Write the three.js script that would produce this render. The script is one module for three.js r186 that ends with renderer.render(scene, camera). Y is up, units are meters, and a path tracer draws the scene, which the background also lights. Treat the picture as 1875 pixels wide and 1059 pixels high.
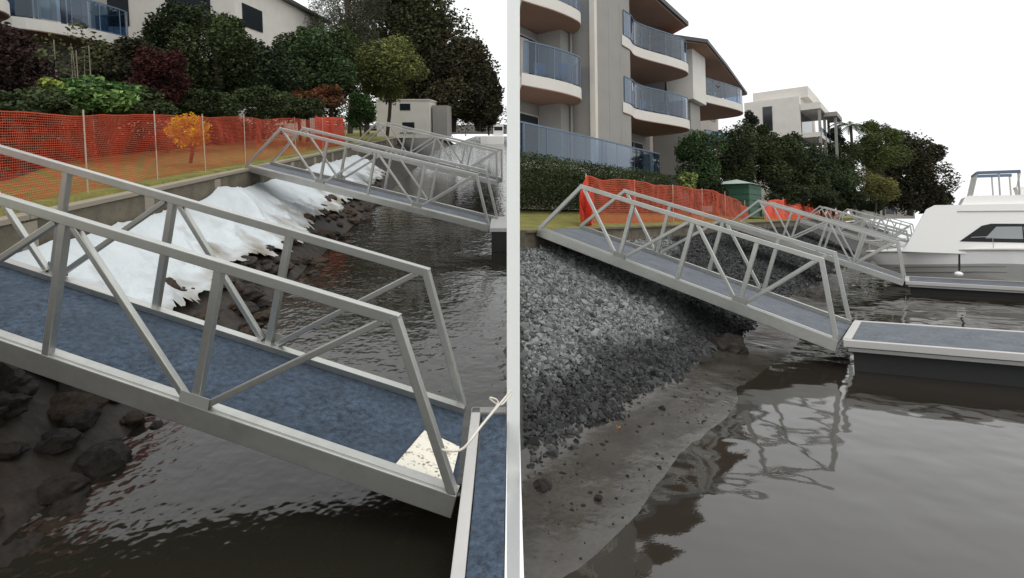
import * as THREE from 'three';
import { mergeGeometries } from 'three/addons/utils/BufferGeometryUtils.js';
import { ImprovedNoise } from 'three/addons/math/ImprovedNoise.js';

// ------------------------------------------------------------------ camera, sky, light, exposure
const scene = new THREE.Scene();
const EYE = new THREE.Vector3(0, 2.6, 0);
const F = 1000, CX = 937.5, CY = 315, PW = 1875, PH = 1059;          // lens, in pixels of the photograph
const HALF = PH - CY;
const camera = new THREE.PerspectiveCamera(2 * Math.atan(HALF / F) * 180 / Math.PI, PW / (2 * HALF), 0.1, 600);
camera.position.copy(EYE);
camera.lookAt(0, 2.6, -10);
camera.setViewOffset(PW, 2 * HALF, 0, HALF - CY, PW, PH);
camera.updateProjectionMatrix();
scene.add(camera);

const renderer = new THREE.WebGLRenderer({ antialias: true });
renderer.setSize(1024, 578);
renderer.toneMapping = THREE.LinearToneMapping;
renderer.toneMappingExposure = 1.0;
renderer.shadowMap.enabled = true;

const noise3 = new ImprovedNoise();
let seed = 12345;
const rnd = () => { seed = (seed * 1664525 + 1013904223) >>> 0; return seed / 4294967296; };
const rr = (a, b) => a + (b - a) * rnd();
function fbm(x, y, z = 0, o = 4) { let s = 0, a = 1, t = 0; for (let i = 0; i < o; i++) { s += a * noise3.noise(x, y, z); t += a; x *= 2.03; y *= 2.03; z *= 1.7; a *= 0.5; } return s / t; }

{ // an even, bright overcast
  const w = 256, h = 128, d = new Float32Array(w * h * 4);
  for (let j = 0; j < h; j++) for (let i = 0; i < w; i++) {
    const el = ((j + 0.5) / h - 0.5) * Math.PI, a = i / w * Math.PI * 2, k = (j * w + i) * 4;
    const up = Math.max(0, Math.sin(el));
    const n = 1 + 0.1 * fbm(Math.cos(a) * 1.6 * Math.cos(el) + 5, Math.sin(a) * 1.6 * Math.cos(el), up * 2.5, 4);
    const v = el > 0 ? (1.12 + 0.3 * up) * n : 1.1;
    d[k] = v * 0.985; d[k + 1] = v; d[k + 2] = v * 1.01; d[k + 3] = 1;
  }
  const t = new THREE.DataTexture(d, w, h, THREE.RGBAFormat, THREE.FloatType);
  t.mapping = THREE.EquirectangularReflectionMapping; t.magFilter = t.minFilter = THREE.LinearFilter; t.wrapS = THREE.RepeatWrapping; t.needsUpdate = true;
  scene.background = t; scene.environment = t;
}
const sun = new THREE.DirectionalLight(0xfff4e6, 0.6);
sun.position.set(14, 40, 6); sun.target.position.set(0, 0, -14); sun.castShadow = true; sun.shadow.radius = 40;
Object.assign(sun.shadow.camera, { left: -45, right: 45, top: 45, bottom: -45, near: 1, far: 120 });
sun.shadow.mapSize.set(2048, 2048);
scene.add(sun, sun.target);

// ------------------------------------------------------------------ the two canal stretches and their levels
// Two stretches of canal lie to the left and the right of a long boundary wall (an added partition, the plane x = 0). Heights are metres from eye level.
// Each stretch lies tilted by a few degrees about the level of the eye, as its half of the photograph shows it.
const TILT = { L: Math.atan(0.09), R: -Math.atan(0.08) };
const QT = { L: new THREE.Quaternion().setFromAxisAngle(new THREE.Vector3(1, 0, 0), TILT.L), R: new THREE.Quaternion().setFromAxisAngle(new THREE.Vector3(1, 0, 0), TILT.R) };
const WL = -2.75, WR = -2.1;                       // water levels
const V = (x, y, z) => new THREE.Vector3(x, y, z);
function ray(side, px, py) { return V((px - CX) / F, -(py - CY) / F, -1).applyQuaternion(QT[side].clone().invert()); }
const at = (side, px, py, d) => ray(side, px, py).multiplyScalar(d);      // a point d metres out
const UX = 0.596, NX = 0.803;                      // right stretch: u runs along the bank, n towards the water
const bn = (u, n, y = 0) => V(UX * u + NX * n, y, -NX * u + UX * n);
const uStart = (n, x = 0.07) => (x - NX * n) / UX;

// ------------------------------------------------------------------ helpers
const placed = new Map();
const names = {};
function numbered(n) { names[n] = (names[n] ?? -1) + 1; return names[n] ? `${n}_${String(names[n]).padStart(3, '0')}` : n; }
function thing(side, name, label, category, base = V(0, 0, 0), group) {
  const o = new THREE.Group(); o.name = numbered(name); o.position.copy(base); scene.add(o); placed.set(o, side);
  o.userData = { label, category }; if (group) o.userData.group = group;
  return o;
}
function tidy(g) {
  if (g.index) g = g.toNonIndexed();
  for (const k of Object.keys(g.attributes)) if (!['position', 'normal', 'uv', 'color'].includes(k)) g.deleteAttribute(k);
  if (!g.attributes.normal) g.computeVertexNormals();
  g.morphAttributes = {};
  return g;
}
function metreUV(g) {                                // uv in metres by the side a face looks to
  const p = g.attributes.position, n = g.attributes.normal, uv = new Float32Array(p.count * 2);
  for (let i = 0; i < p.count; i += 3) {
    let nx = 0, ny = 0, nz = 0;
    for (let k = 0; k < 3; k++) { nx += n.getX(i + k); ny += n.getY(i + k); nz += n.getZ(i + k); }
    nx = Math.abs(nx); ny = Math.abs(ny); nz = Math.abs(nz);
    for (let k = 0; k < 3; k++) {
      const x = p.getX(i + k), y = p.getY(i + k), z = p.getZ(i + k), j = (i + k) * 2;
      if (ny >= nx && ny >= nz) { uv[j] = x; uv[j + 1] = z; } else if (nx >= nz) { uv[j] = z; uv[j + 1] = y; } else { uv[j] = x; uv[j + 1] = y; }
    }
  }
  g.setAttribute('uv', new THREE.BufferAttribute(uv, 2));
}
function mesh(name, geos, mat, parent, keepUV) {      // geometry comes in stretch coordinates
  geos = (Array.isArray(geos) ? geos : [geos]).map(tidy);
  const anyC = geos.some(g => g.attributes.color);
  for (const g of geos) {
    if (!keepUV || !g.attributes.uv) metreUV(g);
    if (anyC && !g.attributes.color) g.setAttribute('color', new THREE.BufferAttribute(new Float32Array(g.attributes.position.count * 3).fill(1), 3));
  }
  const g = geos.length > 1 ? mergeGeometries(geos) : geos[0];
  if (parent) {
    let r = parent; while (r.parent && r.parent !== scene) r = r.parent;
    g.translate(-r.position.x, -r.position.y, -r.position.z);
  }
  const m = new THREE.Mesh(g, mat); m.castShadow = m.receiveShadow = true;
  if (parent) { m.name = name; parent.add(m); }
  return m;
}
function top(side, name, geos, mat, data, keepUV) { const m = mesh(name, geos, mat, null, keepUV); m.name = numbered(name); m.userData = data; scene.add(m); placed.set(m, side); return m; }
const ground = (side, name, geos, mat, keepUV) => top(side, name, geos, mat, { kind: 'structure' }, keepUV);

function frame(dir, up) { const z = dir.clone().normalize(), x = up.clone().cross(z).normalize(), y = z.clone().cross(x); return new THREE.Matrix4().makeBasis(x, y, z); }
function rhs(a, b, w, h, up = V(0, 1, 0), r = 0.006) {   // a section with rounded corners from a to b
  const s = new THREE.Shape(), x = w / 2, y = h / 2; r = Math.min(r, x * 0.6, y * 0.6);
  s.moveTo(-x + r, -y); s.lineTo(x - r, -y); s.quadraticCurveTo(x, -y, x, -y + r); s.lineTo(x, y - r); s.quadraticCurveTo(x, y, x - r, y);
  s.lineTo(-x + r, y); s.quadraticCurveTo(-x, y, -x, y - r); s.lineTo(-x, -y + r); s.quadraticCurveTo(-x, -y, -x + r, -y);
  const d = b.clone().sub(a), g = new THREE.ExtrudeGeometry(s, { depth: d.length(), bevelEnabled: false, curveSegments: 2 });
  if (Math.abs(d.clone().normalize().dot(up)) > 0.98) up = V(1, 0, 0.01);
  const m = frame(d, up); m.setPosition(a); return g.applyMatrix4(m);
}
function box(a, b) { const g = new THREE.BoxGeometry(Math.abs(a.x - b.x), Math.abs(a.y - b.y), Math.abs(a.z - b.z)); return g.translate((a.x + b.x) / 2, (a.y + b.y) / 2, (a.z + b.z) / 2); }
function cyl(a, b, ra, rb = ra, seg = 8) {
  const d = b.clone().sub(a), g = new THREE.CylinderGeometry(rb, ra, d.length(), seg); g.rotateX(Math.PI / 2); g.translate(0, 0, d.length() / 2);
  const m = frame(d, Math.abs(d.clone().normalize().y) > 0.97 ? V(1, 0, 0) : V(0, 1, 0)); m.setPosition(a); return g.applyMatrix4(m);
}
function tube(pts, r, seg = 24, rs = 6) { return new THREE.TubeGeometry(new THREE.CatmullRomCurve3(pts), seg, r, rs); }
function prism(plan, y0, y1) {                        // plan: Vector3 list (y unused), walls upright
  const s = new THREE.Shape(plan.map(p => new THREE.Vector2(p.x, -p.z)));
  const g = new THREE.ExtrudeGeometry(s, { depth: y1 - y0, bevelEnabled: false }); g.rotateX(-Math.PI / 2); g.translate(0, y0, 0); return g;
}
function curveGeo(pts, n) { return new THREE.CatmullRomCurve3(pts).getPoints(n); }
function strip(line, y0, y1, t) {                     // a thin upright band of thickness t along a plan line
  const out = [];
  for (let i = 0; i + 1 < line.length; i++) {
    const a = V(line[i].x, (y0 + y1) / 2, line[i].z), b = V(line[i + 1].x, (y0 + y1) / 2, line[i + 1].z);
    out.push(rhs(a, b, t, y1 - y0, V(0, 1, 0), 0.001));
  }
  return out;
}
function grid(nu, nv, fn, colorFn) {                  // smooth sheet
  const p = [], uv = [], c = [], idx = [];
  for (let j = 0; j <= nv; j++) for (let i = 0; i <= nu; i++) { const q = fn(i / nu, j / nv); p.push(q.x, q.y, q.z); uv.push(q.x, q.z); if (colorFn) c.push(...colorFn(q, i / nu, j / nv)); }
  for (let j = 0; j < nv; j++) for (let i = 0; i < nu; i++) { const a = j * (nu + 1) + i, b = a + 1, d = a + nu + 1, e = d + 1; idx.push(a, b, d, b, e, d); }
  const g = new THREE.BufferGeometry(); g.setAttribute('position', new THREE.Float32BufferAttribute(p, 3)); g.setAttribute('uv', new THREE.Float32BufferAttribute(uv, 2));
  if (colorFn) g.setAttribute('color', new THREE.Float32BufferAttribute(c, 3));
  g.setIndex(idx); g.computeVertexNormals(); return g;
}

// ------------------------------------------------------------------ procedural textures and materials
function tex(n, size, fn, srgb) {
  const d = new Uint8Array(n * n * 4);
  for (let j = 0; j < n; j++) for (let i = 0; i < n; i++) {
    const c = fn(i / n, j / n), k = (j * n + i) * 4;
    for (let q = 0; q < 3; q++) d[k + q] = Math.max(0, Math.min(255, 255 * (Array.isArray(c) ? c[q] : c)));
    d[k + 3] = 255;
  }
  const t = new THREE.DataTexture(d, n, n, THREE.RGBAFormat); t.wrapS = t.wrapT = THREE.RepeatWrapping; t.magFilter = THREE.LinearFilter; t.minFilter = THREE.LinearMipmapLinearFilter; t.generateMipmaps = true;
  t.repeat.set(1 / size, 1 / size); if (srgb) t.colorSpace = THREE.SRGBColorSpace; t.needsUpdate = true; return t;
}
const loop = (u, v, f, s, o = 4) => {                 // noise without a seam
  const a = fbm(u * f, v * f, s, o), b = fbm((u - 1) * f, v * f, s, o), c = fbm(u * f, (v - 1) * f, s, o), d = fbm((u - 1) * f, (v - 1) * f, s, o);
  return (a * (1 - u) + b * u) * (1 - v) + (c * (1 - u) + d * u) * v;
};
const mix = (a, b, t) => a.map((x, i) => x + (b[i] - x) * Math.max(0, Math.min(1, t)));
const sr = c => c.map(x => x <= 0.0031308 ? 12.92 * x : 1.055 * Math.pow(x, 1 / 2.4) - 0.055);       // linear to stored
const lin = (...c) => new THREE.Color().setRGB(...c);
const std = (o) => new THREE.MeshStandardMaterial(o);

const tGrit = tex(512, 0.6, (u, v) => 0.5 + 0.5 * loop(u, v, 40, 1, 3));
const tPatch = tex(512, 2.2, (u, v) => 0.5 + 0.6 * loop(u, v, 8, 7, 5));
const tCarpet = tex(512, 1.3, (u, v) => { const n = loop(u, v, 26, 3, 4), m = loop(u, v, 5, 9, 3), f = loop(u, v, 90, 5, 2); return sr(mix([0.018, 0.027, 0.04], [0.075, 0.112, 0.165], 0.42 + 1.1 * n + 0.5 * m + 0.5 * f)); }, true);
const tCarpetGrey = tex(512, 1.3, (u, v) => { const n = loop(u, v, 26, 13, 4), m = loop(u, v, 5, 19, 3); return sr(mix([0.07, 0.08, 0.092], [0.17, 0.19, 0.22], 0.45 + 0.9 * n + 0.6 * m)); }, true);
const tConc = tex(512, 2.6, (u, v) => { const n = loop(u, v, 7, 21, 5), m = loop(u, v, 40, 23, 3); return sr(mix([0.05, 0.042, 0.03], [0.21, 0.18, 0.13], 0.5 + 1.1 * n + 0.3 * m)); }, true);
const tGrass = tex(512, 3, (u, v) => { const n = loop(u, v, 9, 31, 4), m = loop(u, v, 70, 33, 2); return sr(mix([0.09, 0.115, 0.022], [0.3, 0.25, 0.06], 0.45 + 1.0 * n + 0.7 * m)); }, true);
const tSand = tex(512, 2.4, (u, v) => { const n = loop(u, v, 6, 41, 5), m = loop(u, v, 60, 43, 3); return sr(mix([0.017, 0.0145, 0.0115], [0.07, 0.061, 0.05], 0.5 + 0.9 * n + 0.5 * m)); }, true);
const tSandR = tex(256, 3.1, (u, v) => 0.35 + 0.7 * loop(u, v, 5, 47, 4));
const tRock = tex(512, 1.1, (u, v) => { const n = loop(u, v, 8, 51, 5), m = loop(u, v, 34, 53, 3); return sr(mix([0.016, 0.014, 0.012], [0.13, 0.105, 0.08], 0.35 + 1.2 * n + 0.5 * m)); }, true);
const tRipple = tex(1024, 3.2, (u, v) => 0.5 + 0.55 * loop(u, v, 12, 61, 3) + 0.18 * loop(u, v, 40, 62, 2));
const tRippleR = tex(512, 4.5, (u, v) => 0.5 + 0.6 * loop(u, v, 6, 67, 3));
const tPlaster = tex(512, 3.4, (u, v) => { const k = 1 + 0.16 * loop(u, v, 5, 71, 5) + 0.05 * loop(u, v, 60, 72, 2); return sr([0.8 * k, 0.8 * k, 0.8 * k]); }, true);
const tAlu = tex(512, 0.9, (u, v) => 0.5 + 0.5 * loop(u, v, 12, 81, 5));
const tWear = tex(512, 1.9, (u, v) => { const k = 0.8 + 0.22 * loop(u, v, 6, 83, 5) + 0.12 * loop(u, v, 30, 84, 3); return sr([k, k, k * 0.985]); }, true);
const tFlake = tex(512, 0.5, (u, v) => { const n = loop(u, v, 7, 91, 5), m = loop(u, v, 22, 92, 4); const w = n + 0.8 * m; return sr(mix([0.75, 0.72, 0.62], [0.2, 0.16, 0.1], w * 4.2 - 0.25)); }, true);
const tFabric = tex(512, 1.6, (u, v) => 0.5 + 0.6 * loop(u, v, 11, 95, 5));

const M = {
  alu: std({ color: lin(0.6, 0.605, 0.58), metalness: 0.85, roughness: 0.38, map: tWear }),
  aluDull: std({ color: lin(0.36, 0.36, 0.34), metalness: 0.3, roughness: 0.65, map: tPlaster }),
  aluPale: std({ color: lin(0.6, 0.59, 0.57), metalness: 0.1, roughness: 0.5, map: tPlaster }),
  carpet: std({ map: tCarpet, roughness: 0.92, bumpMap: tGrit, bumpScale: 0.004 }),
  carpetGrey: std({ map: tCarpetGrey, roughness: 0.9, bumpMap: tGrit, bumpScale: 0.004 }),
  flake: std({ map: tFlake, roughness: 0.85, bumpMap: tFlake, bumpScale: 0.004 }),
  conc: std({ map: tConc, roughness: 0.95, bumpMap: tGrit, bumpScale: 0.008 }),
  coping: std({ color: lin(0.36, 0.32, 0.25), map: tPlaster, roughness: 0.95, bumpMap: tGrit, bumpScale: 0.005 }),
  boundary: std({ color: lin(0.9, 0.92, 0.9), roughness: 0.9, bumpMap: tGrit, bumpScale: 0.002 }),
  grass: std({ map: tGrass, roughness: 1, bumpMap: tGrit, bumpScale: 0.03 }),
  soil: std({ color: lin(0.03, 0.022, 0.015), roughness: 1 }),
  sand: std({ map: tSand, roughness: 0.6, roughnessMap: tSandR, bumpMap: tPatch, bumpScale: 0.015 }),
  rock: std({ map: tRock, roughness: 0.8, bumpMap: tGrit, bumpScale: 0.02 }),
  rockBrown: std({ color: lin(0.95, 0.75, 0.58), map: tRock, roughness: 0.85, bumpMap: tGrit, bumpScale: 0.02 }),
  rockWet: std({ color: lin(0.42, 0.36, 0.33), map: tRock, roughness: 0.55, bumpMap: tGrit, bumpScale: 0.02 }),
  bank: std({ color: lin(0.45, 0.4, 0.35), map: tRock, roughness: 0.7, bumpMap: tPatch, bumpScale: 0.06 }),
  fabric: std({ vertexColors: true, roughness: 0.85, side: THREE.DoubleSide, bumpMap: tFabric, bumpScale: 0.05 }),
  waterL: new THREE.MeshPhysicalMaterial({ color: lin(0.02, 0.018, 0.013), roughness: 0.08, ior: 1.46, bumpMap: tRipple, bumpScale: 0.017 }),
  waterR: new THREE.MeshPhysicalMaterial({ color: lin(0.026, 0.022, 0.017), roughness: 0.04, ior: 1.62, bumpMap: tRippleR, bumpScale: 0.03 }),
  net: std({ color: lin(0.52, 0.062, 0.018), roughness: 0.7, side: THREE.DoubleSide }),
  netBright: std({ color: lin(0.8, 0.075, 0.03), roughness: 0.7, side: THREE.DoubleSide }),
  stake: std({ color: lin(0.5, 0.38, 0.3), roughness: 0.8 }),
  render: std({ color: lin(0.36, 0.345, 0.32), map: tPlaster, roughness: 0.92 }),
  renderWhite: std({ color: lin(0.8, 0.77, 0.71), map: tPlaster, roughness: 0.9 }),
  renderCream: std({ color: lin(0.78, 0.72, 0.64), map: tPlaster, roughness: 0.9 }),
  soffit: std({ color: lin(0.4, 0.24, 0.17), map: tPlaster, roughness: 0.95 }),
  fascia: std({ color: lin(0.05, 0.05, 0.055), roughness: 0.6 }),
  roof: std({ color: lin(0.3, 0.16, 0.13), roughness: 0.85, bumpMap: tGrit, bumpScale: 0.01 }),
  glass: new THREE.MeshPhysicalMaterial({ color: lin(0.5, 0.62, 0.74), transmission: 1, thickness: 0, roughness: 0.06, ior: 1.5 }),
  pane: std({ color: lin(0.02, 0.025, 0.032), roughness: 0.08, metalness: 0.0 }),
  boatPane: std({ color: lin(0.3, 0.32, 0.33), roughness: 0.15 }),
  canvas: std({ color: lin(0.36, 0.3, 0.13), roughness: 0.9 }),
  dark: std({ color: lin(0.012, 0.012, 0.014), roughness: 0.7 }),
  float: std({ color: lin(0.02, 0.02, 0.021), roughness: 0.7 }),
  rail: std({ color: lin(0.12, 0.17, 0.24), metalness: 0.3, roughness: 0.5 }),
  gel: new THREE.MeshPhysicalMaterial({ color: lin(0.86, 0.85, 0.82), roughness: 0.3, clearcoat: 0.5, clearcoatRoughness: 0.15 }),
  gelGrey: new THREE.MeshPhysicalMaterial({ color: lin(0.56, 0.54, 0.5), roughness: 0.35, clearcoat: 0.4 }),
  rope: std({ color: lin(0.7, 0.66, 0.58), roughness: 0.95 }),
  shed: std({ color: lin(0.045, 0.13, 0.085), roughness: 0.75, map: tPlaster }),
  shedRoof: std({ color: lin(0.42, 0.5, 0.45), roughness: 0.7 }),
  leaf: new THREE.MeshPhysicalMaterial({ vertexColors: true, roughness: 0.9, specularIntensity: 0.25, side: THREE.DoubleSide }),
  bark: std({ color: lin(0.07, 0.055, 0.042), roughness: 1, bumpMap: tGrit, bumpScale: 0.02 }),
  barkPale: std({ color: lin(0.3, 0.26, 0.2), roughness: 1 }),
  stone: std({ roughness: 0.9 }),
};
M.gelGrey.map = tPlaster;

// ------------------------------------------------------------------ foliage
function leaves(clumps, { size = 0.12, aspect = 1.8, col = [0.05, 0.07, 0.025], col2 = [0.02, 0.03, 0.012], droop = 0, spread = 0.35, keep = null, upright = 0.4 } = {}) {
  const pos = [], color = [];
  const q = new THREE.Quaternion(), e = new THREE.Euler(), a = V(0, 0, 0);
  for (const k of clumps) {
    const tone = rr(-0.35, 0.35);
    for (let i = 0; i < k.n * 2.4; i++) {
      let d; do { d = V(rr(-1, 1), rr(-1, 1), rr(-1, 1)); } while (d.lengthSq() > 1 || d.lengthSq() < 0.01);
      const l = d.length(); d.multiplyScalar((0.45 + 0.55 * Math.pow(rnd(), 0.6)) / l);
      const bump = 1 + spread * fbm(d.x * 2.2 + k.c.x, d.y * 2.2 + k.c.y, d.z * 2.2 + k.c.z, 3) * 1.6;
      const p = V(k.c.x + d.x * k.r.x * bump, k.c.y + d.y * k.r.y * bump - droop * (1 - d.y) * rnd() * 0.5, k.c.z + d.z * k.r.z * bump);
      if (keep && !keep(p)) continue;
      const s = size * 0.58 * rr(0.6, 1.35), w = s / aspect;
      e.set(rr(-1, 1) * 1.2 * (1 - droop * 0.5) + (droop ? 1.2 : 0), rr(0, 6.28), rr(-1, 1) * 1.1); q.setFromEuler(e);
      const v = [V(0, 0, -s), V(w, s * 0.12, 0), V(0, 0, s), V(-w, s * 0.12, 0)].map(o => o.applyQuaternion(q).add(p));
      const t = Math.max(0, Math.min(1, 0.5 + tone + rr(-0.4, 0.4)));
      const c = mix(col2, col, t).map(v => v * 1.7);
      for (const j of [0, 1, 2, 0, 2, 3]) { pos.push(v[j].x, v[j].y, v[j].z); color.push(...c); }
    }
  }
  const g = new THREE.BufferGeometry();
  g.setAttribute('position', new THREE.Float32BufferAttribute(pos, 3)); g.setAttribute('color', new THREE.Float32BufferAttribute(color, 3));
  g.computeVertexNormals(); return g;
}
function clumpCloud(c, r, count, n, small = 0.42) {   // uneven crown: many smaller clumps through a big volume
  const out = [{ c: c.clone(), r: r.clone().multiplyScalar(0.7), n: Math.round(n * 1.6) }];
  for (let i = 0; i < count; i++) {
    let d; do { d = V(rr(-1, 1), rr(-1, 1), rr(-1, 1)); } while (d.lengthSq() > 1);
    d.normalize().multiplyScalar(rr(0.5, 0.85));
    const f = small * rr(0.6, 1.25);
    out.push({ c: V(c.x + d.x * r.x, c.y + d.y * r.y, c.z + d.z * r.z), r: V(r.x * f, r.y * f * 0.85, r.z * f), n });
  }
  return out;
}
function plant(side, name, label, cat, { c, r, base, count = 14, n = 220, leaf = {}, trunk = true, group, trunkR, bark = M.bark, stems = 0 }) {
  const foot = base ?? V(c.x, c.y - r.y, c.z);
  const t = thing(side, name, label, cat, foot, group);
  if (trunk) {
    const R = trunkR ?? Math.max(0.04, r.y * 0.05), gs = [tube([foot, foot.clone().lerp(c, 0.5).add(V(rr(-0.1, 0.1) * r.x, 0, rr(-0.1, 0.1) * r.z)), c.clone().add(V(0, r.y * 0.3, 0))], R, 8, 8)];
    for (let i = 0; i < 6; i++) { const b = foot.clone().lerp(c, rr(0.45, 1)); gs.push(cyl(b, c.clone().add(V(rr(-0.7, 0.7) * r.x, rr(0.0, 0.7) * r.y, rr(-0.7, 0.7) * r.z)), R * 0.5, R * 0.15, 5)); }
    mesh('trunk', gs, bark, t);
  }
  if (stems) { const gs = []; for (let i = 0; i < stems; i++) { const p = foot.clone().add(V(rr(-0.5, 0.5) * r.x, 0, rr(-0.5, 0.5) * r.z)); gs.push(cyl(p, V(p.x + rr(-0.2, 0.2), c.y + r.y * rr(0, 0.5), p.z), 0.02, 0.012, 5)); } mesh('stem', gs, bark, t); }
  mesh('crown', leaves(clumpCloud(c, r, count, n), leaf), M.leaf, t);
  return t;
}
// an ellipsoid of leaves given by where its middle stands and its half sizes in metres
function plantAt(side, px, py, d, rx, ry, rz, name, label, cat, o = {}) {
  const c = at(side, px, py, d); const gy = o.gy ?? (side === 'L' ? -0.9 : 0);
  return plant(side, name, label, cat, { c, r: V(rx, ry, rz), base: V(c.x, Math.min(gy, c.y - ry * 0.6), c.z), ...o });
}

// ------------------------------------------------------------------ gangways
function gfr(P, yaw, sl, k = 1) {
  const L = V(Math.cos(yaw) * Math.cos(sl), -Math.sin(sl), Math.sin(yaw) * Math.cos(sl)), C = V(Math.sin(yaw), 0, -Math.cos(yaw)), U = C.clone().cross(L);
  if (U.y < 0) U.negate();
  return { P, L, C, U, pt: (s, c, u) => P.clone().addScaledVector(L, s * k).addScaledVector(C, c * k).addScaledVector(U, u * k) };
}
function gangway(side, label, fr, trusses, w, { bar = 0.062, rail = [0.062, 0.08], chord = [0.06, 0.16], carpet = M.carpet, group, deck0, deck1, simple } = {}) {
  const t = thing(side, 'gangway', label, 'gangway', fr.pt(trusses[0].foot0, w / 2, -1.1), group);
  trusses.forEach((T, k) => {
    const c = k ? w : 0, up = fr.U, out = k ? 1 : -1;
    const tp = s => fr.pt(s, c, 0), bt = s => fr.pt(s, c, -1);
    mesh('top_rail', rhs(tp(T.t[0] - 0.03), tp(T.t[T.t.length - 1] + 0.035), rail[0], rail[1], up), M.alu, t);
    mesh('bottom_chord', [rhs(fr.pt(T.foot0, c, -1 - chord[1] / 2), fr.pt(T.foot1, c, -1 - chord[1] / 2), chord[0], chord[1], up), rhs(fr.pt(T.foot0, c - out * 0.028, -0.996), fr.pt(T.foot1, c - out * 0.028, -0.996), chord[0] * 1.15, 0.012, up, 0.002)], M.alu, t);
    const nodes = [...T.t.map(s => [s, 1]), ...T.b.map(s => [s, 0])].sort((a, b) => a[0] - b[0]);
    for (let i = 1; i + 1 < nodes.length; i++) { const s = nodes[i][0]; mesh('vertical_post', rhs(fr.pt(s, c, -rail[1] / 2), bt(s), bar, bar, fr.L), M.alu, t); }
    for (let i = 0; i + 1 < nodes.length; i++) {
      const [s0, a] = nodes[i], [s1, b] = nodes[i + 1], g = 0.07;
      const A = fr.pt(s0 + g, c, a ? -rail[1] / 2 : -0.985), B = fr.pt(s1 - (b ? g : g), c, b ? -rail[1] / 2 : -0.985);
      mesh('diagonal_brace', rhs(A, B, bar * 0.8, bar * 0.8, fr.C), M.alu, t);
    }
    if (!simple) for (const n of T.b) mesh('gusset_plate', rhs(fr.pt(n - 0.11, c + out * (bar * 0.5 + 0.004), -0.955), fr.pt(n + 0.11, c + out * (bar * 0.5 + 0.004), -0.955), 0.006, 0.085, up, 0.001), M.aluDull, t);
    mesh('end_post', rhs(tp(T.t[0]), fr.pt(T.foot0 + 0.03, c, -1), bar * 1.05, bar * 1.05, fr.C), M.alu, t);
    mesh('end_post', rhs(fr.pt(T.t[T.t.length - 1], c, 0.02), fr.pt(T.foot1 - 0.03, c, -1), bar * 1.05, bar * 1.05, fr.C), M.alu, t);
  });
  const e = chord[0] / 2 + 0.002, q = [fr.pt(trusses[0].foot0, e, -1.06), fr.pt(deck1 ?? trusses[0].foot1, e, -1.06), fr.pt(trusses[1].foot1 - (deck1 !== undefined ? trusses[0].foot1 - deck1 : 0), w - e, -1.06), fr.pt(trusses[1].foot0, w - e, -1.06)];
  const g = new THREE.BufferGeometry(); const p = []; const dn = fr.U.clone().multiplyScalar(-0.035);
  const b = q.map(v => v.clone().add(dn));
  for (const [i, j, k] of [[0, 1, 2], [0, 2, 3]]) { for (const v of [q[i], q[j], q[k]]) p.push(v.x, v.y, v.z); for (const v of [b[i], b[k], b[j]]) p.push(v.x, v.y, v.z); }
  for (let i = 0; i < 4; i++) { const j = (i + 1) % 4; for (const v of [q[i], b[i], q[j], q[j], b[i], b[j]]) p.push(v.x, v.y, v.z); }
  g.setAttribute('position', new THREE.Float32BufferAttribute(p, 3)); g.computeVertexNormals();
  mesh('deck', g, carpet, t);
  if (!simple) { const xs = []; for (let s = trusses[0].foot0 + 0.3; s < trusses[0].foot1 - 0.2; s += 0.58) xs.push(rhs(fr.pt(s, e, -1.135), fr.pt(s, w - e, -1.135), 0.05, 0.06, fr.U)); mesh('cross_member', xs, M.aluDull, t); }
  return t;
}

// ================================================================== LEFT STRETCH
const xWall = z => -5.05 + 0.085 * z;                 // bank wall, z negative going away
const slopeY = (x, z) => { const o = x - xWall(z); return -1.55 - 0.6 * Math.max(0, o) + 0.1 * fbm(x * 1.3, z * 1.3, 2, 4) * Math.min(1, o * 2); };

ground('L', 'canal_water', grid(2, 60, (a, b) => V(-7.5 + a * 7.455, WL, 62 - b * 174)), M.waterL, true);
ground('L', 'rocky_bank', grid(30, 200, (a, b) => { const z = 22 - b * 112, x = xWall(z) + 0.02 + a * 3.4; return V(x, slopeY(x, z), z); }), M.bank, true);
const lawnEdge = z => z > -8 ? -7.6 + (z + 8) * -0.05 : z > -13 ? -7.6 + (z + 8) * 0.6 : -10.6 + (z + 13) * 0.18;
ground('L', 'lawn', grid(12, 60, (a, b) => { const z = 4 - b * 70, x0 = xWall(z) - 0.16, x1 = lawnEdge(z); return V(x0 + (x1 - x0) * (a < 0.02 ? 0 : a < 0.1 ? 0.006 : a), a < 0.02 ? -1.3 : -1.02 + 0.12 * a + 0.03 * fbm(x0 + a * 4, z, 3), z); }), M.grass, true);
ground('L', 'garden_bed', grid(10, 40, (a, b) => { const z = 4 - b * 130, x0 = lawnEdge(Math.max(z, -66)) + 0.15, x1 = -150; return V(x0 + (x1 - x0) * a * a, -0.93 + 0.3 * a, z); }), M.soil, true);
ground('L', 'far_bank', grid(4, 4, (a, b) => V(-60 + a * 59.8, -1.6 + b * 0.8, -78 - b * 120)), M.soil, true);
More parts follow.
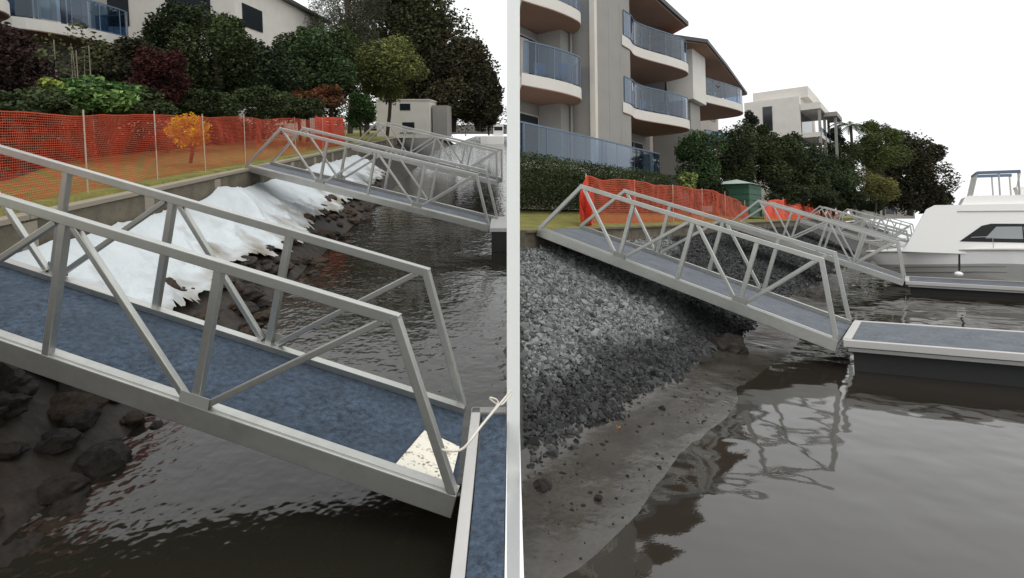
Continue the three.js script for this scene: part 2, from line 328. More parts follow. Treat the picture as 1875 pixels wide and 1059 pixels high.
{ // bank wall: panels between piers, with a coping
  const t = thing('L', 'retaining_wall', 'low stained concrete retaining wall between the orange-netted lawn and the white fabric', 'retaining wall', V(xWall(-10), -1.6, -10));
  let z = 1; const cop = [];
  while (z > -66) {
    const l = 2.4, z1 = z - l;
    mesh('panel', rhs(V(xWall(z) - 0.1, -1.42, z), V(xWall(z1) - 0.1, -1.42, z1 + 0.02), 0.2, 0.6), M.conc, t);
    mesh('pier', rhs(V(xWall(z1) - 0.03, -1.42, z1 + 0.11), V(xWall(z1) - 0.03, -1.42, z1 - 0.11), 0.1, 0.56), M.coping, t);
    mesh('coping', rhs(V(xWall(z) - 0.08, -1.08, z - 0.006), V(xWall(z1) - 0.08, -1.08, z1 + 0.006), 0.22, 0.06 + 0.008 * rnd()), M.coping, t);
    z = z1;
  }
}
{ // white fabric laid over the upper part of the bank
  const f = (a, b) => {
    const z = -4.75 - b * 20.4, edge = 1.46 + 0.45 * fbm(z * 0.8, 3.3, 0, 4) + 0.3 * fbm(z * 3, 8.1, 0, 3) + 0.16 * fbm(z * 11, 2.1, 0, 2) - 0.25 * Math.max(0, (z + 5) * 0.8);
    const o = 0.03 + a * edge, x = xWall(z) + o;
    const crease = (k, f, w) => { const q = Math.abs(Math.sin(z * f + k + o * w + 2.4 * fbm(z * 0.35 + k, o * 0.5, k, 2))); return Math.pow(1 - q, 3.5); };
    const soft = 0.05 * fbm(z * 0.9, o * 0.9, 5, 2) + 0.012 * fbm(x * 5, z * 5, 4, 3);
    const edgeLump = 0.16 * Math.max(0, a - 0.72) / 0.28 * Math.max(0, fbm(x * 2.4, z * 2.4, 9, 3));
    const fold = 0.06 + soft + edgeLump + 0.05 * crease(0.4, 1.3, 1.6) * (0.3 + a) + 0.05 * crease(2.2, 2.3, -2.2) + 0.04 * crease(4.1, 4.1, 3.1) * (0.3 + a) + 0.16 * Math.exp(-((z + 11.2) ** 2) / 0.35) * (1 - a) + (((z + 40) % 3.1) < 0.06 ? 0.025 : 0) + 0.1 * Math.exp(-((z + 18.5) ** 2) / 1.0);
    return V(x, Math.max(slopeY(x, z), WL - 0.05) + 0.035 + fold, z);
  };
  top('L', 'fabric_sheet', grid(60, 460, f, (q, a) => { const st = Math.max(0, Math.min(1, (a - 0.5) * 1.5 + 1.7 * fbm(q.x * 1.9, q.z * 1.9, 3, 5) - 0.12)), k = 0.6 + 0.12 * fbm(q.x, q.z, 8, 3); return mix([k * 0.94, k * 1.02, k * 1.06], [0.2, 0.16, 0.11], st * 0.9); }), M.fabric, { label: 'white geotextile fabric sheet spread over the sloping bank below the low wall', category: 'fabric' }, true);
}
// boulders
function rockGeo(s) {
  const g = new THREE.IcosahedronGeometry(1, 4), p = g.attributes.position, o = rr(0, 50);
  for (let i = 0; i < p.count; i++) { const x = p.getX(i), y = p.getY(i), z = p.getZ(i), k = 1 + 0.6 * fbm(x * 1.1 + o, y * 1.1, z * 1.1, 3) + 0.32 * Math.abs(fbm(x * 2.6 + o, y * 2.6, z * 2.6, 3)) - 0.1; p.setXYZ(i, x * k, y * k * 0.7, z * k); }
  g.computeVertexNormals(); metreUV(g); return g;
}
const rocks = []; for (let i = 0; i < 8; i++) rocks.push(rockGeo());
function boulder(side, p, s, mat, label, group, cat = 'rock') {
  const m = new THREE.Mesh(rocks[Math.floor(rnd() * 8)], mat); m.name = numbered('boulder'); m.position.copy(p); m.rotation.set(rr(-0.3, 0.3), rr(0, 6.3), rr(-0.3, 0.3)); m.scale.set(s * rr(0.8, 1.4), s * rr(0.7, 1.1), s * rr(0.8, 1.2));
  m.userData = { label, category: cat }; if (group) m.userData.group = group; m.castShadow = m.receiveShadow = true; scene.add(m); placed.set(m, side);
}
for (let i = 0; i < 150; i++) {
  const z = -4.6 - 17 * Math.pow(rnd(), 1.1), o = rr(1.05, 2.25), x = xWall(z) + o;
  boulder('L', V(x, Math.max(slopeY(x, z), WL - 0.02) + 0.02, z), rr(0.07, 0.2) * (o > 1.9 ? 0.8 : 1), rnd() < 0.55 ? M.rockBrown : M.rockWet, 'dark wet rock along the ragged lower edge of the white fabric', 'rocks along the lower edge of the fabric');
}
for (let i = 0; i < 46; i++) {
  const z = rr(-4.7, -1.9), x = rr(-4.9, -3.0);
  boulder('L', V(x, Math.max(slopeY(x, z), WL - 0.12) + 0.02, z), rr(0.07, 0.24), M.rockWet, 'dark rock in the shade under the nearest left gangway', 'rocks under the nearest left gangway');
}

// gangways of the left stretch
const fL1 = gfr(V(-3.057, -0.665, -3.715), 0.158, 0.236);
const g1 = gangway('L', 'large aluminium truss gangway with blue carpeted deck crossing the left foreground', fL1,
  [{ t: [-2.34, -0.015, 2.41], b: [-1.16, 1.18], foot0: -3.0, foot1: 3.06 }, { t: [-2.3, -0.03, 2.29], b: [-1.1, 1.085], foot0: -3.0, foot1: 2.87 }], 0.98, { bar: 0.056, rail: [0.052, 0.072] });
{ // worn plate that bridges the end of the deck
  const q = [[2.6, 0.1], [3.0, 0.05], [2.95, 0.5], [2.66, 0.55]].map(([s, c]) => fL1.pt(s, c, -1.03));
  const p = []; const dn = fL1.U.clone().multiplyScalar(-0.025), b = q.map(v => v.clone().add(dn));
  for (const [i, j, k] of [[0, 1, 2], [0, 2, 3]]) for (const v of [q[i], q[j], q[k]]) p.push(v.x, v.y, v.z);
  for (let i = 0; i < 4; i++) { const j = (i + 1) % 4; for (const v of [q[i], b[i], q[j], q[j], b[i], b[j]]) p.push(v.x, v.y, v.z); }
  const g = new THREE.BufferGeometry(); g.setAttribute('position', new THREE.Float32BufferAttribute(p, 3)); g.computeVertexNormals();
  mesh('transition_plate', g, M.flake, g1).userData.label = 'weathered white plate at the deck end';
}
const T4 = (p, f0, f1) => ({ t: [0, 2 * p, 4 * p], b: [p, 3 * p], foot0: f0, foot1: f1 });
const fL2 = gfr(V(-5.295, -0.14, -12.523), 0.161, 0.213);
gangway('L', 'second aluminium gangway on the left, spanning from the low wall over the white fabric', fL2, [T4(1.17, -0.72, 5.2), T4(1.17, -0.72, 5.2)], 0.98, { carpet: M.carpetGrey, bar: 0.055, rail: [0.055, 0.07], chord: [0.06, 0.15] });
const fL3 = gfr(V(-4.857, -0.004, -19.665), 0.162, 0.222);
gangway('L', 'farthest aluminium gangway on the left, seen behind the second one before the white building', fL3, [T4(1.12, -0.75, 4.75), T4(1.12, -0.75, 4.75)], 0.98, { carpet: M.carpetGrey, bar: 0.055, rail: [0.055, 0.07], simple: true });

{ // pontoon at the foot of the nearest gangway
  const t = thing('L', 'pontoon', 'blue carpeted pontoon at the foot of the nearest left gangway, at the bottom centre', 'pontoon', V(-0.18, WL, -2.4));
  mesh('deck', box(V(-0.24, -2.36, -4.24), V(-0.045, -2.42, 0.2)), M.carpet, t);
  mesh('edge_beam', rhs(V(-0.295, -2.39, -4.32), V(-0.262, -2.39, 0.2), 0.075, 0.09), M.aluPale, t);
  mesh('end_beam', box(V(-0.328, -2.345, -4.33), V(-0.05, -2.43, -4.245)), M.aluDull, t);
  mesh('float', box(V(-0.24, -2.43, -4.2), V(-0.06, -2.95, 0.2)), M.float, t);
}
{ const a = [[936, 716, 3.7], [905, 752, 3.62], [880, 782, 3.52], [862, 806, 3.42], [846, 823, 3.4], [822, 826, 3.42], [800, 821, 3.5]].map(q => at('L', ...q));
  const b = [[936, 722, 3.9], [915, 742, 3.75], [895, 728, 3.7], [912, 735, 3.72], [885, 775, 3.6], [868, 800, 3.46]].map(q => at('L', ...q));
  top('L', 'mooring_rope', [tube(a, 0.008, 40, 6), tube(b, 0.006, 40, 6)], M.rope, { label: 'pale mooring rope lying over the white pontoon beam at the bottom centre', category: 'rope' }); }
{ const P = fL2.pt(5.2, 0.49, -1.05), t = thing('L', 'pontoon', 'small dark pontoon at the foot of the second left gangway', 'pontoon', V(P.x + 0.05, WL, P.z));
  mesh('deck', box(V(P.x - 0.06, P.y + 0.03, P.z - 0.7), V(-0.06, P.y - 0.05, P.z + 0.75)), M.aluPale, t);
  mesh('float', box(V(P.x - 0.02, P.y - 0.05, P.z - 0.66), V(-0.07, -3, P.z + 0.72)), M.float, t); }

// orange net fence: strands that hang between stakes
function net(side, parent, pts, y0, y1, cell, w, mat, sag = 0.05, name = 'netting') {
  const curve = new THREE.CatmullRomCurve3(pts, false, 'catmullrom', 0.1), len = curve.getLength(), nx = Math.round(len / cell), pos = [];
  const y0f = typeof y0 === 'function' ? y0 : () => y0, y1f = typeof y1 === 'function' ? y1 : () => y1;
  const ny = Math.round((y1f(0.3) - y0f(0.3)) / cell);
  const P = (i, j) => { const t = i / nx, v = j / ny, p = curve.getPointAt(Math.min(1, t)), k = fbm(t * len * 0.9, v * 1.3, 4.4, 3); const tn = curve.getTangentAt(Math.min(1, t)); const y = y0f(t) + (y1f(t) - y0f(t)) * v - sag * (0.4 + Math.abs(fbm(t * len * 0.55, 1.7, 2, 2)) * 2) * v * v * (0.5 + 0.5 * Math.sin(t * len * 1.7)); return V(p.x - tn.z * k * 0.16, y, p.z + tn.x * k * 0.16); };
  const G = []; for (let j = 0; j <= ny; j++) { G.push([]); for (let i = 0; i <= nx; i++) G[j].push(P(i, j)); }
  const quad = (a, b, o) => { for (const v of [a.clone().sub(o), b.clone().sub(o), b.clone().add(o), a.clone().sub(o), b.clone().add(o), a.clone().add(o)]) pos.push(v.x, v.y, v.z); };
  const hu = V(0, w / 2, 0);
  for (let j = 0; j <= ny; j++) for (let i = 0; i < nx; i++) quad(G[j][i], G[j][i + 1], j === ny ? hu.clone().multiplyScalar(1.8) : hu);
  for (let i = 0; i <= nx; i++) { const a = G[0][Math.min(i, nx - 1)], b = G[0][Math.min(i, nx - 1) + 1], o = b.clone().sub(a).setY(0).normalize().multiplyScalar(w / 2); for (let j = 0; j < ny; j++) quad(G[j][i], G[j + 1][i], o); }
  const g = new THREE.BufferGeometry(); g.setAttribute('position', new THREE.Float32BufferAttribute(pos, 3)); g.computeVertexNormals();
  mesh(name, g, mat, parent);
}
const xF = z => -5.45 + 0.088 * z;
{
  const t = thing('L', 'safety_fence', 'long orange-red plastic mesh barrier on thin stakes along the left lawn', 'barrier fence', V(xF(-10), -1, -10));
  const zs = [-3.2, -4.7, -6.2, -7.8, -9.6, -11.4, -13.5, -17.6, -21, -25];
  net('L', t, zs.map(z => V(xF(z), 0, z)), -0.97, 0.14, 0.032, 0.0082, M.net, 0.05);
  net('L', t, [V(xF(-20.5) - 0.1, 0, -20.5), V(xF(-23) - 0.12, 0, -23), V(xF(-25) - 0.05, 0, -25)], -0.95, 0.2, 0.06, 0.042, M.netBright, 0.02);
  for (const z of zs) mesh('stake', cyl(V(xF(z) + 0.03, -1.02, z), V(xF(z) + 0.03 + rr(-0.02, 0.02), 0.17 + rr(-0.03, 0.05), z + rr(-0.02, 0.02)), 0.011, 0.011, 6), M.stake, t);
}

// left buildings
function winIn(parent, a, b, y0, y1, frameW = 0.06, matPane = M.pane) {  // a window on a wall from a to b (plan points just proud of the wall)
  const d = b.clone().sub(a).setY(0).normalize(), nrm = V(-d.z, 0, d.x);
  const P = (s, y) => V(s.x, y, s.z);
  const pn = mesh('window', rhs(P(a, (y0 + y1) / 2), P(b, (y0 + y1) / 2), 0.05, y1 - y0, V(0, 1, 0), 0.002), matPane, parent);
  const fs = [];
  for (const y of [y0, y1]) fs.push(rhs(P(a, y), P(b, y), 0.09, frameW));
  const n = Math.max(1, Math.round(a.distanceTo(b) / 1.2));
  for (let i = 0; i <= n; i++) { const p = a.clone().lerp(b, i / n); fs.push(rhs(P(p, y0 + frameW / 2), P(p, y1 - frameW / 2), 0.088, frameW, d)); }
  mesh('frame', fs, M.aluPale, pn);
  return pn;
}
function balcony(parent, edge, inner, y, th, { glass = true, glassH = 1.0, n = 18, sof = true, tall = 0 } = {}) {
  const line = curveGeo(edge, n), plan = [...line, ...inner];
  const b = mesh('balcony', prism(plan, y, y + th), M.renderWhite, parent);
  if (sof) { // soffit panel just below, set in from the edge
    const c = plan.reduce((s, p) => s.add(p), V(0, 0, 0)).multiplyScalar(1 / plan.length);
    mesh('soffit', prism(plan.map(p => p.clone().lerp(c, 0.02)), y - 0.03, y - 0.004), M.soffit, b);
  }
  if (glass) {
    const c = plan.reduce((s, p) => s.add(p), V(0, 0, 0)).multiplyScalar(1 / plan.length), gl = line.map(p => p.clone().lerp(c, 0.05));
    mesh('glass_balustrade', strip(gl, y + th + 0.05, y + th + glassH, 0.014), M.glass, b);
    mesh('handrail', strip(gl, y + th + glassH, y + th + glassH + 0.045, 0.05), M.rail, b);
    for (let i = 0; i < gl.length; i += 3) mesh('balustrade_post', cyl(V(gl[i].x, y + th, gl[i].z), V(gl[i].x, y + th + glassH, gl[i].z), 0.022, 0.022, 6), M.rail, b);
  }
  return b;
}
{
  const t = thing('L', 'apartment_building', 'apartment building with curved white balcony and glass balustrade at the upper left', 'building', V(-18, -0.8, -18));
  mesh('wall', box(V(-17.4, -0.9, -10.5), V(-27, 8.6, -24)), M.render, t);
  mesh('roof', box(V(-16.2, 8.6, -10), V(-28, 8.85, -25)), M.fascia, t);
  balcony(t, [V(-17.3, 0, -17.2), V(-15.7, 0, -17.7), V(-15.25, 0, -19.2), V(-15.15, 0, -21), V(-15.5, 0, -22.6), V(-17.3, 0, -23.2)], [], 3.0, 0.36, { n: 22 });
  balcony(t, [V(-17.3, 0, -11), V(-14.4, 0, -11.5), V(-13.5, 0, -13.4), V(-13.8, 0, -15.2), V(-15, 0, -16.4), V(-17.3, 0, -16.6)], [], 3.0, 0.36, { n: 22 });
  for (const [a, b] of [[-17.8, -20.2], [-20.6, -22.8], [-11.5, -14], [-14.4, -16.2]]) winIn(t, V(-17.36, 0, a), V(-17.36, 0, b), 3.45, 5.6);
  for (const [a, b] of [[-17.8, -20.2], [-20.6, -22.8], [-11.5, -14]]) winIn(t, V(-17.36, 0, a), V(-17.36, 0, b), -0.6, 1.9);
  mesh('partition', [box(V(-17.3, 3.36, -16.85), V(-15.9, 6.2, -17.05)), box(V(-17.3, 3.36, -20.35), V(-16.6, 6.2, -20.5))], M.renderWhite, t);
}
{
  const t = thing('L', 'apartment_building', 'pale building with a dark window half hidden by trees atop the left view', 'building', V(-17, -0.8, -33));
  mesh('wall', box(V(-14.9, -0.9, -30), V(-24, 7.9, -44)), M.renderWhite, t);
  const f = at('L', 450, 20, 30);
  mesh('window', box(V(-14.86, 5.35, -30.8), V(-14.95, 6.6, -33.2)), M.pane, t);
  mesh('window', box(V(-16.2, 5.2, -29.96), V(-18.5, 6.7, -30.05)), M.pane, t);
  mesh('window', box(V(-20.6, 5.2, -29.96), V(-22.4, 6.7, -30.05)), M.pane, t);
  mesh('roof', box(V(-14.5, 7.9, -29.6), V(-24.4, 8.1, -44.4)), M.fascia, t);
}
{
  const a = at('L', 690, 246, 40), b = at('L', 786, 246, 40);
  const t = thing('L', 'pavilion', 'low white flat-roofed building under the trees beyond the left gangways', 'building', V((a.x + b.x) / 2, -0.9, a.z));
  const z0 = a.z, y1 = 1.62;
  mesh('wall', box(V(a.x, -1.1, z0), V(b.x, y1, z0 - 4)), M.renderWhite, t);
  mesh('parapet', box(V(a.x - 0.06, y1, z0 + 0.05), V(b.x + 0.06, y1 + 0.1, z0 - 4.05)), M.renderCream, t);
  const W = (p0, q0, p1, q1) => { const A = at('L', p0, q0, 40), B = at('L', p1, q1, 40); return box(V(A.x, B.y, z0 + 0.03), V(B.x, A.y, z0 - 0.06)); };
  mesh('window', W(737, 224, 759, 238), M.pane, t); mesh('window', W(733, 190, 752, 202), M.pane, t);
  mesh('ledge', W(732, 242, 762, 244.5), M.aluDull, t);
  mesh('annexe', box(V(b.x + 0.1, -1.1, z0 - 1), V(b.x + 1.2, 1.3, z0 - 4)), M.render, t);
}
// a boat and jetty far down the left canal
{ const c = at('L', 912, 247, 72), t = thing('L', 'cabin_boat', 'small white boat far down the left canal by the right edge of that view', 'boat', V(c.x, WL, c.z));
  mesh('hull', prism([V(c.x - 1.4, 0, c.z + 0.9), V(c.x + 0.75, 0, c.z + 0.9), V(c.x + 0.75, 0, c.z - 1), V(c.x - 1.4, 0, c.z - 1), V(c.x - 2.3, 0, c.z)], -2.8, -1.75), M.gel, t);
  mesh('cabin', prism([V(c.x - 0.6, 0, c.z + 0.6), V(c.x + 0.7, 0, c.z + 0.6), V(c.x + 0.7, 0, c.z - 0.7), V(c.x - 0.6, 0, c.z - 0.7)], -1.75, -0.2), M.gel, t);
  mesh('window', box(V(c.x - 0.5, -1.0, c.z + 0.62), V(c.x + 0.6, -0.5, c.z + 0.57)), M.pane, t); }

// left planting, near to far
const DG = { col: [0.045, 0.06, 0.025], col2: [0.012, 0.017, 0.009] };
plantAt('L', 25, 140, 12, 1.0, 1.2, 1.1, 'shrub', 'dark purple-brown shrub at the far left edge behind the orange mesh', 'shrub', { n: 300, leaf: { size: 0.09, col: [0.035, 0.02, 0.018], col2: [0.012, 0.009, 0.008] } });
plantAt('L', 150, 176, 12.6, 1.15, 0.42, 0.7, 'variegated_shrub', 'broad bright green shrub with large leaves below the curved balcony', 'shrub', { n: 90, count: 16, leaf: { size: 0.13, aspect: 2.4, col: [0.15, 0.24, 0.075], col2: [0.025, 0.055, 0.02] } });
plantAt('L', 88, 170, 12, 0.28, 0.34, 0.28, 'variegated_shrub', 'yellow-green shrub left of the bright green large-leaved shrub', 'shrub', { n: 60, count: 8, leaf: { size: 0.09, col: [0.26, 0.28, 0.06], col2: [0.06, 0.09, 0.02] } });
plantAt('L', 135, 100, 14.5, 1.1, 0.85, 0.8, 'thin_tree', 'thin tree with several pale bare stems before the curved balcony', 'tree', { n: 26, count: 12, trunk: false, stems: 7, bark: M.barkPale, leaf: { size: 0.1, col: [0.07, 0.075, 0.03], col2: [0.02, 0.022, 0.012] } });
plantAt('L', 300, 150, 16.5, 0.85, 1.0, 0.8, 'shrub', 'dark red-leaved shrub beside the bright green large-leaved shrub', 'shrub', { n: 260, leaf: { size: 0.09, col: [0.055, 0.018, 0.016], col2: [0.014, 0.008, 0.008] } });
plantAt('L', 330, 85, 23, 1.6, 2.6, 1.6, 'tree', 'dark green tree right of the curved balcony, rising past the frame', 'tree', { n: 330, count: 18, leaf: { size: 0.13, ...DG } });
plantAt('L', 395, 120, 22, 1.5, 2.3, 1.4, 'tree', 'dark bushy tree behind the yellow shrub on the left lawn', 'tree', { n: 330, count: 18, leaf: { size: 0.13, col: [0.04, 0.055, 0.02], col2: [0.012, 0.016, 0.008] } });
plantAt('L', 470, 135, 24, 1.5, 1.7, 1.5, 'tree', 'dense dark tree below the dark window of the pale building', 'tree', { n: 320, count: 18, leaf: { size: 0.14, col: [0.035, 0.05, 0.025], col2: [0.01, 0.014, 0.009] } });
plantAt('L', 560, 128, 26, 2.0, 2.0, 1.8, 'tree', 'broad glossy dark green tree above the red-leaved shrub', 'tree', { n: 380, count: 20, leaf: { size: 0.16, aspect: 2.2, col: [0.045, 0.07, 0.028], col2: [0.01, 0.016, 0.009] } });
plantAt('L', 588, 178, 24.5, 1.25, 0.6, 0.8, 'shrub', 'low red and green leaved shrub above the end of the orange mesh', 'shrub', { n: 120, leaf: { size: 0.1, col: [0.16, 0.045, 0.025], col2: [0.03, 0.03, 0.012] } });
for (const [px, py, d, rx, ry, lab] of [[215, 195, 13.5, 0.7, 0.4, 'low dark shrub right of the bright large-leaved shrub'], [262, 190, 15, 0.8, 0.55, 'dark shrub under the dark red-leaved shrub'], [370, 190, 18, 1.3, 0.6, 'low dark green shrub behind the yellow shrub'], [470, 190, 20.5, 1.4, 0.65, 'low dark shrub above the middle of the orange mesh'], [540, 195, 23, 1.3, 0.6, 'low dark shrub left of the red-leaved shrub'], [55, 190, 11.2, 0.8, 0.4, 'dark low shrub at the left end above the orange mesh']])
  plantAt('L', px, py, d, rx, ry, 0.8, 'shrub', lab, 'shrub', { n: 200, trunk: false, leaf: { size: 0.09, ...DG } });
plantAt('L', 660, 205, 29, 0.85, 1.0, 0.8, 'shrub', 'green shrub between the end of the orange mesh and the low white building', 'shrub', { n: 200, leaf: { size: 0.11, col: [0.06, 0.11, 0.035], col2: [0.014, 0.024, 0.01] } });
plantAt('L', 345, 240, 12.4, 0.5, 0.42, 0.4, 'yellow_shrub', 'golden yellow shrub behind the orange mesh on the left lawn', 'shrub', { n: 70, count: 16, gy: -0.92, leaf: { size: 0.08, aspect: 3.4, spread: 0.8, col: [0.56, 0.34, 0.02], col2: [0.28, 0.16, 0.012] } });
plantAt('L', 706, 122, 32, 2.3, 2.1, 2.0, 'olive_tree', 'pale olive-green spreading tree above the low white building', 'tree', { n: 330, count: 20, gy: -0.8, leaf: { size: 0.15, aspect: 2.6, col: [0.15, 0.165, 0.055], col2: [0.03, 0.036, 0.014] } });
plantAt('L', 635, 25, 40, 2.9, 4.2, 2.6, 'casuarina_tree', 'tall grey-green drooping tree at the top of the left view', 'tree', { n: 300, count: 20, gy: -0.8, leaf: { size: 0.22, aspect: 6, droop: 1, col: [0.075, 0.08, 0.05], col2: [0.02, 0.022, 0.015] } });
plantAt('L', 745, 70, 48, 5.2, 6.6, 4, 'big_tree', 'very large dark tree behind the olive tree on the left bank', 'tree', { n: 520, count: 30, gy: -0.8, trunkR: 0.35, leaf: { size: 0.26, col: [0.05, 0.056, 0.025], col2: [0.013, 0.015, 0.009] } });
plantAt('L', 828, 150, 47, 3.9, 4.2, 3.4, 'big_tree', 'large dark tree against the white sky at the right of the left view', 'tree', { n: 460, count: 28, gy: -0.8, trunkR: 0.3, leaf: { size: 0.24, col: [0.05, 0.045, 0.024], col2: [0.013, 0.013, 0.009] } });
plantAt('L', 895, 205, 52, 1.3, 1.6, 1.6, 'tree', 'small dark tree beside the far canal end at the right of the left view', 'tree', { n: 260, count: 14, gy: -1.2, leaf: { size: 0.2, col: [0.045, 0.045, 0.024], col2: [0.013, 0.013, 0.009] } });
for (const [px, py, d, rx, ry, lab] of [[205, 128, 16.6, 1.0, 0.75, 'added dark shrub standing in for the deep shade under the curved balcony'], [262, 150, 17.5, 0.9, 1.0, 'added dark brown-green shrub standing in for shade under the right end of the curved balcony'], [250, 110, 19, 0.8, 0.8, 'added dark shrub at the right end of the curved balcony']])
  plantAt('L', px, py, d, rx, ry, 0.8, 'shrub', lab, 'shrub', { n: 220, leaf: { size: 0.1, col: [0.035, 0.035, 0.02], col2: [0.01, 0.01, 0.008] } });  // dark shrubs added to stand in for the deep shade below the balcony
for (const [px, py, d, rx, ry, lab] of [[425, 85, 25, 0.8, 1.3, 'narrow dark tree left of the dark window of the pale building'], [545, 110, 27, 1.3, 1.6, 'dark tree under the dark window of the pale building'], [600, 130, 30, 1.6, 2.6, 'dark tree left of the olive tree, before the tall drooping tree'], [668, 110, 44, 2.8, 4.5, 'dark tree behind the olive tree']])
  plantAt('L', px, py, d, rx, ry, 1.2, 'tree', lab, 'tree', { n: 320, count: 18, leaf: { size: 0.15, col: [0.045, 0.06, 0.022], col2: [0.012, 0.016, 0.008] } });
plantAt('L', 876, 165, 50, 2.0, 3.9, 2.4, 'big_tree', 'dark tree edge against the sky just left of the added tall grey divider', 'tree', { n: 360, count: 22, gy: -0.8, leaf: { size: 0.24, col: [0.05, 0.045, 0.024], col2: [0.013, 0.013, 0.009] } });
{ // low dark planting along the back of the lawn
  const cl = []; for (let z = -6; z > -40; z -= 0.55) for (const k of [0, 1]) { const x = lawnEdge(z) - 0.5 - k * 0.9 + rr(-0.2, 0.2); cl.push({ c: V(x, -0.5 + 0.3 * k + rr(-0.1, 0.15), z), r: V(0.7, 0.55 + 0.2 * k, 0.6), n: 90 }); }
  top('L', 'undergrowth', leaves(cl, { size: 0.1, col: [0.035, 0.032, 0.018], col2: [0.01, 0.01, 0.007] }), M.leaf, { kind: 'stuff', label: 'low dark planting along the back of the left lawn, behind the orange mesh', category: 'undergrowth' });
}
{ // far greenery that closes the canal
  const cl = []; for (let i = 0; i < 26; i++) { const x = -58 + i * 2.26; cl.push({ c: V(x, 0.6 + rr(-0.4, 1.1), -82 - rr(0, 5)), r: V(2.6, 2.4, 2), n: 160 }); }
  const m = top('L', 'far_trees', leaves(cl, { size: 0.35, ...DG, keep: p => p.x < -0.4 }), M.leaf, { kind: 'stuff', label: 'dark far greenery closing the end of the left canal', category: 'trees' });
}

// ================================================================== DIVIDER WALL, added between the two stretches, no part of the canal
{ const m = new THREE.Mesh(box(V(-0.041, -1.2, -4.34), V(0.062, 4.1, -120)), M.boundary); m.name = 'added_divider_wall'; m.castShadow = m.receiveShadow = true;
  m.userData = { label: 'added tall pale grey divider seen end-on, upright between the two canal stretches', category: 'wall' }; scene.add(m); }

// ================================================================== RIGHT STRETCH
const gy = n => n < -2.55 ? -2.03 + (-2.55 - n) * 0.395 : n < -1.7 ? -2.03 - (n + 2.55) * 0.09 : -2.106 - (n + 1.7) * 0.16;
const sheet = (n0, n1, nn, u1, nu, yf, x0 = 0.07) => grid(nu, nn, (a, b) => { const n = n0 + (n1 - n0) * b, us = uStart(n, x0), u = us + (u1 - us) * a * a; return bn(u, n, yf(u, n)); });
ground('R', 'canal_water', sheet(-2.3, 30, 40, 150, 40, () => WR), M.waterR, true);
ground('R', 'sand', sheet(-2.75, 6, 60, 80, 120, (u, n) => gy(n) + 0.035 * fbm(u * 0.8, n * 0.8, 1, 4)), M.sand, true);
ground('R', 'gravel_base', sheet(-6.1, -2.45, 40, 80, 120, (u, n) => gy(n) - 0.02 + 0.05 * fbm(u * 0.9, n * 0.9, 7, 3)), std({ color: lin(0.05, 0.052, 0.05), roughness: 1 }), true);
ground('R', 'lawn', sheet(-6.19, -10.4, 42, 120, 40, (u, n) => n > -6.2 ? -0.6 : -0.29 + (-6.2 - n) * 0.125 + 0.02 * fbm(u, n, 3)), M.grass, true);
ground('R', 'garden_ground', sheet(-150, -10.2, 6, 160, 10, (u, n) => 0.2), M.soil, true);
{ // crushed rock: loose stones over the bank
  const g = [0, 1].map(() => { const k = new THREE.IcosahedronGeometry(1, 0), p = k.attributes.position, o = rr(0, 9), mp = new Map(); for (let i = 0; i < p.count; i++) { const key = [p.getX(i), p.getY(i), p.getZ(i)].map(v => v.toFixed(2)).join(); if (!mp.has(key)) mp.set(key, rr(0.6, 1.3)); const f = mp.get(key); p.setXYZ(i, p.getX(i) * f, p.getY(i) * f * 0.75, p.getZ(i) * f); } k.computeVertexNormals(); return k; });
  const list = [];
  for (let i = 0; i < 80000; i++) {
    const n = -6.05 + 3.72 * rnd(), us = uStart(n, 0.12), u = us + (i % 3 ? 7.5 : 30) * Math.pow(rnd(), 0.85);
    const edge = n + 0.45 * fbm(u * 0.9, 3, 0, 3);
    if (edge > -2.62 && rnd() < (edge + 2.62) * 5 + 0.35) continue;
    const far = i % 3 ? 1 : 1.35;
    list.push([u, n, (rr(0.012, 0.033) + (rnd() < 0.03 ? rr(0.01, 0.035) : 0)) * far]);
  }
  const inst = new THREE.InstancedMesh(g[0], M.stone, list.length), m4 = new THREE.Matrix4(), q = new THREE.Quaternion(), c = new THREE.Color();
  list.forEach(([u, n, s], i) => {
    q.setFromEuler(new THREE.Euler(rr(0, 6.3), rr(0, 6.3), rr(0, 6.3)));
    m4.compose(bn(u, n, gy(n) - 0.004 + 0.05 * fbm(u * 0.9, n * 0.9, 7, 3) + s * 0.35), q, V(s * rr(0.8, 1.3), s * rr(0.8, 1.2), s)); inst.setMatrixAt(i, m4);
    const line = -3.5 + 0.55 * fbm(u * 0.7, 5, 1, 3) - 0.42 * Math.max(0, u - 9.3), wet = Math.max(0, Math.min(1, (n - line) / 0.45)), k = rr(0.045, 0.3) * (1 - 0.8 * wet);  // wet low stones, widened to paint the gangway shade into the stone colour
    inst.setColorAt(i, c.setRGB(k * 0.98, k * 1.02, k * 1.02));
  });
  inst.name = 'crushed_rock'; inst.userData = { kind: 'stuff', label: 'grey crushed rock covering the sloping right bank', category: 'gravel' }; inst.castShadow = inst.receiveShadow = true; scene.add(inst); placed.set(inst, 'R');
}
{ const t = thing('R', 'retaining_wall', 'low dark concrete retaining wall at the top of the crushed rock bank', 'retaining wall', bn(12, -6.1, -0.6));
  let u = uStart(-6.1, 0.12) + 0.1; 
  while (u < 62) { const l = 2.4; mesh('panel', rhs(bn(u, -6.12, -0.56), bn(u + l - 0.02, -6.12, -0.56), 0.2, 0.46), M.conc, t); mesh('coping', rhs(bn(u, -6.1, -0.305), bn(u + l - 0.01, -6.1, -0.305), 0.28, 0.05), M.conc, t); u += l; } }

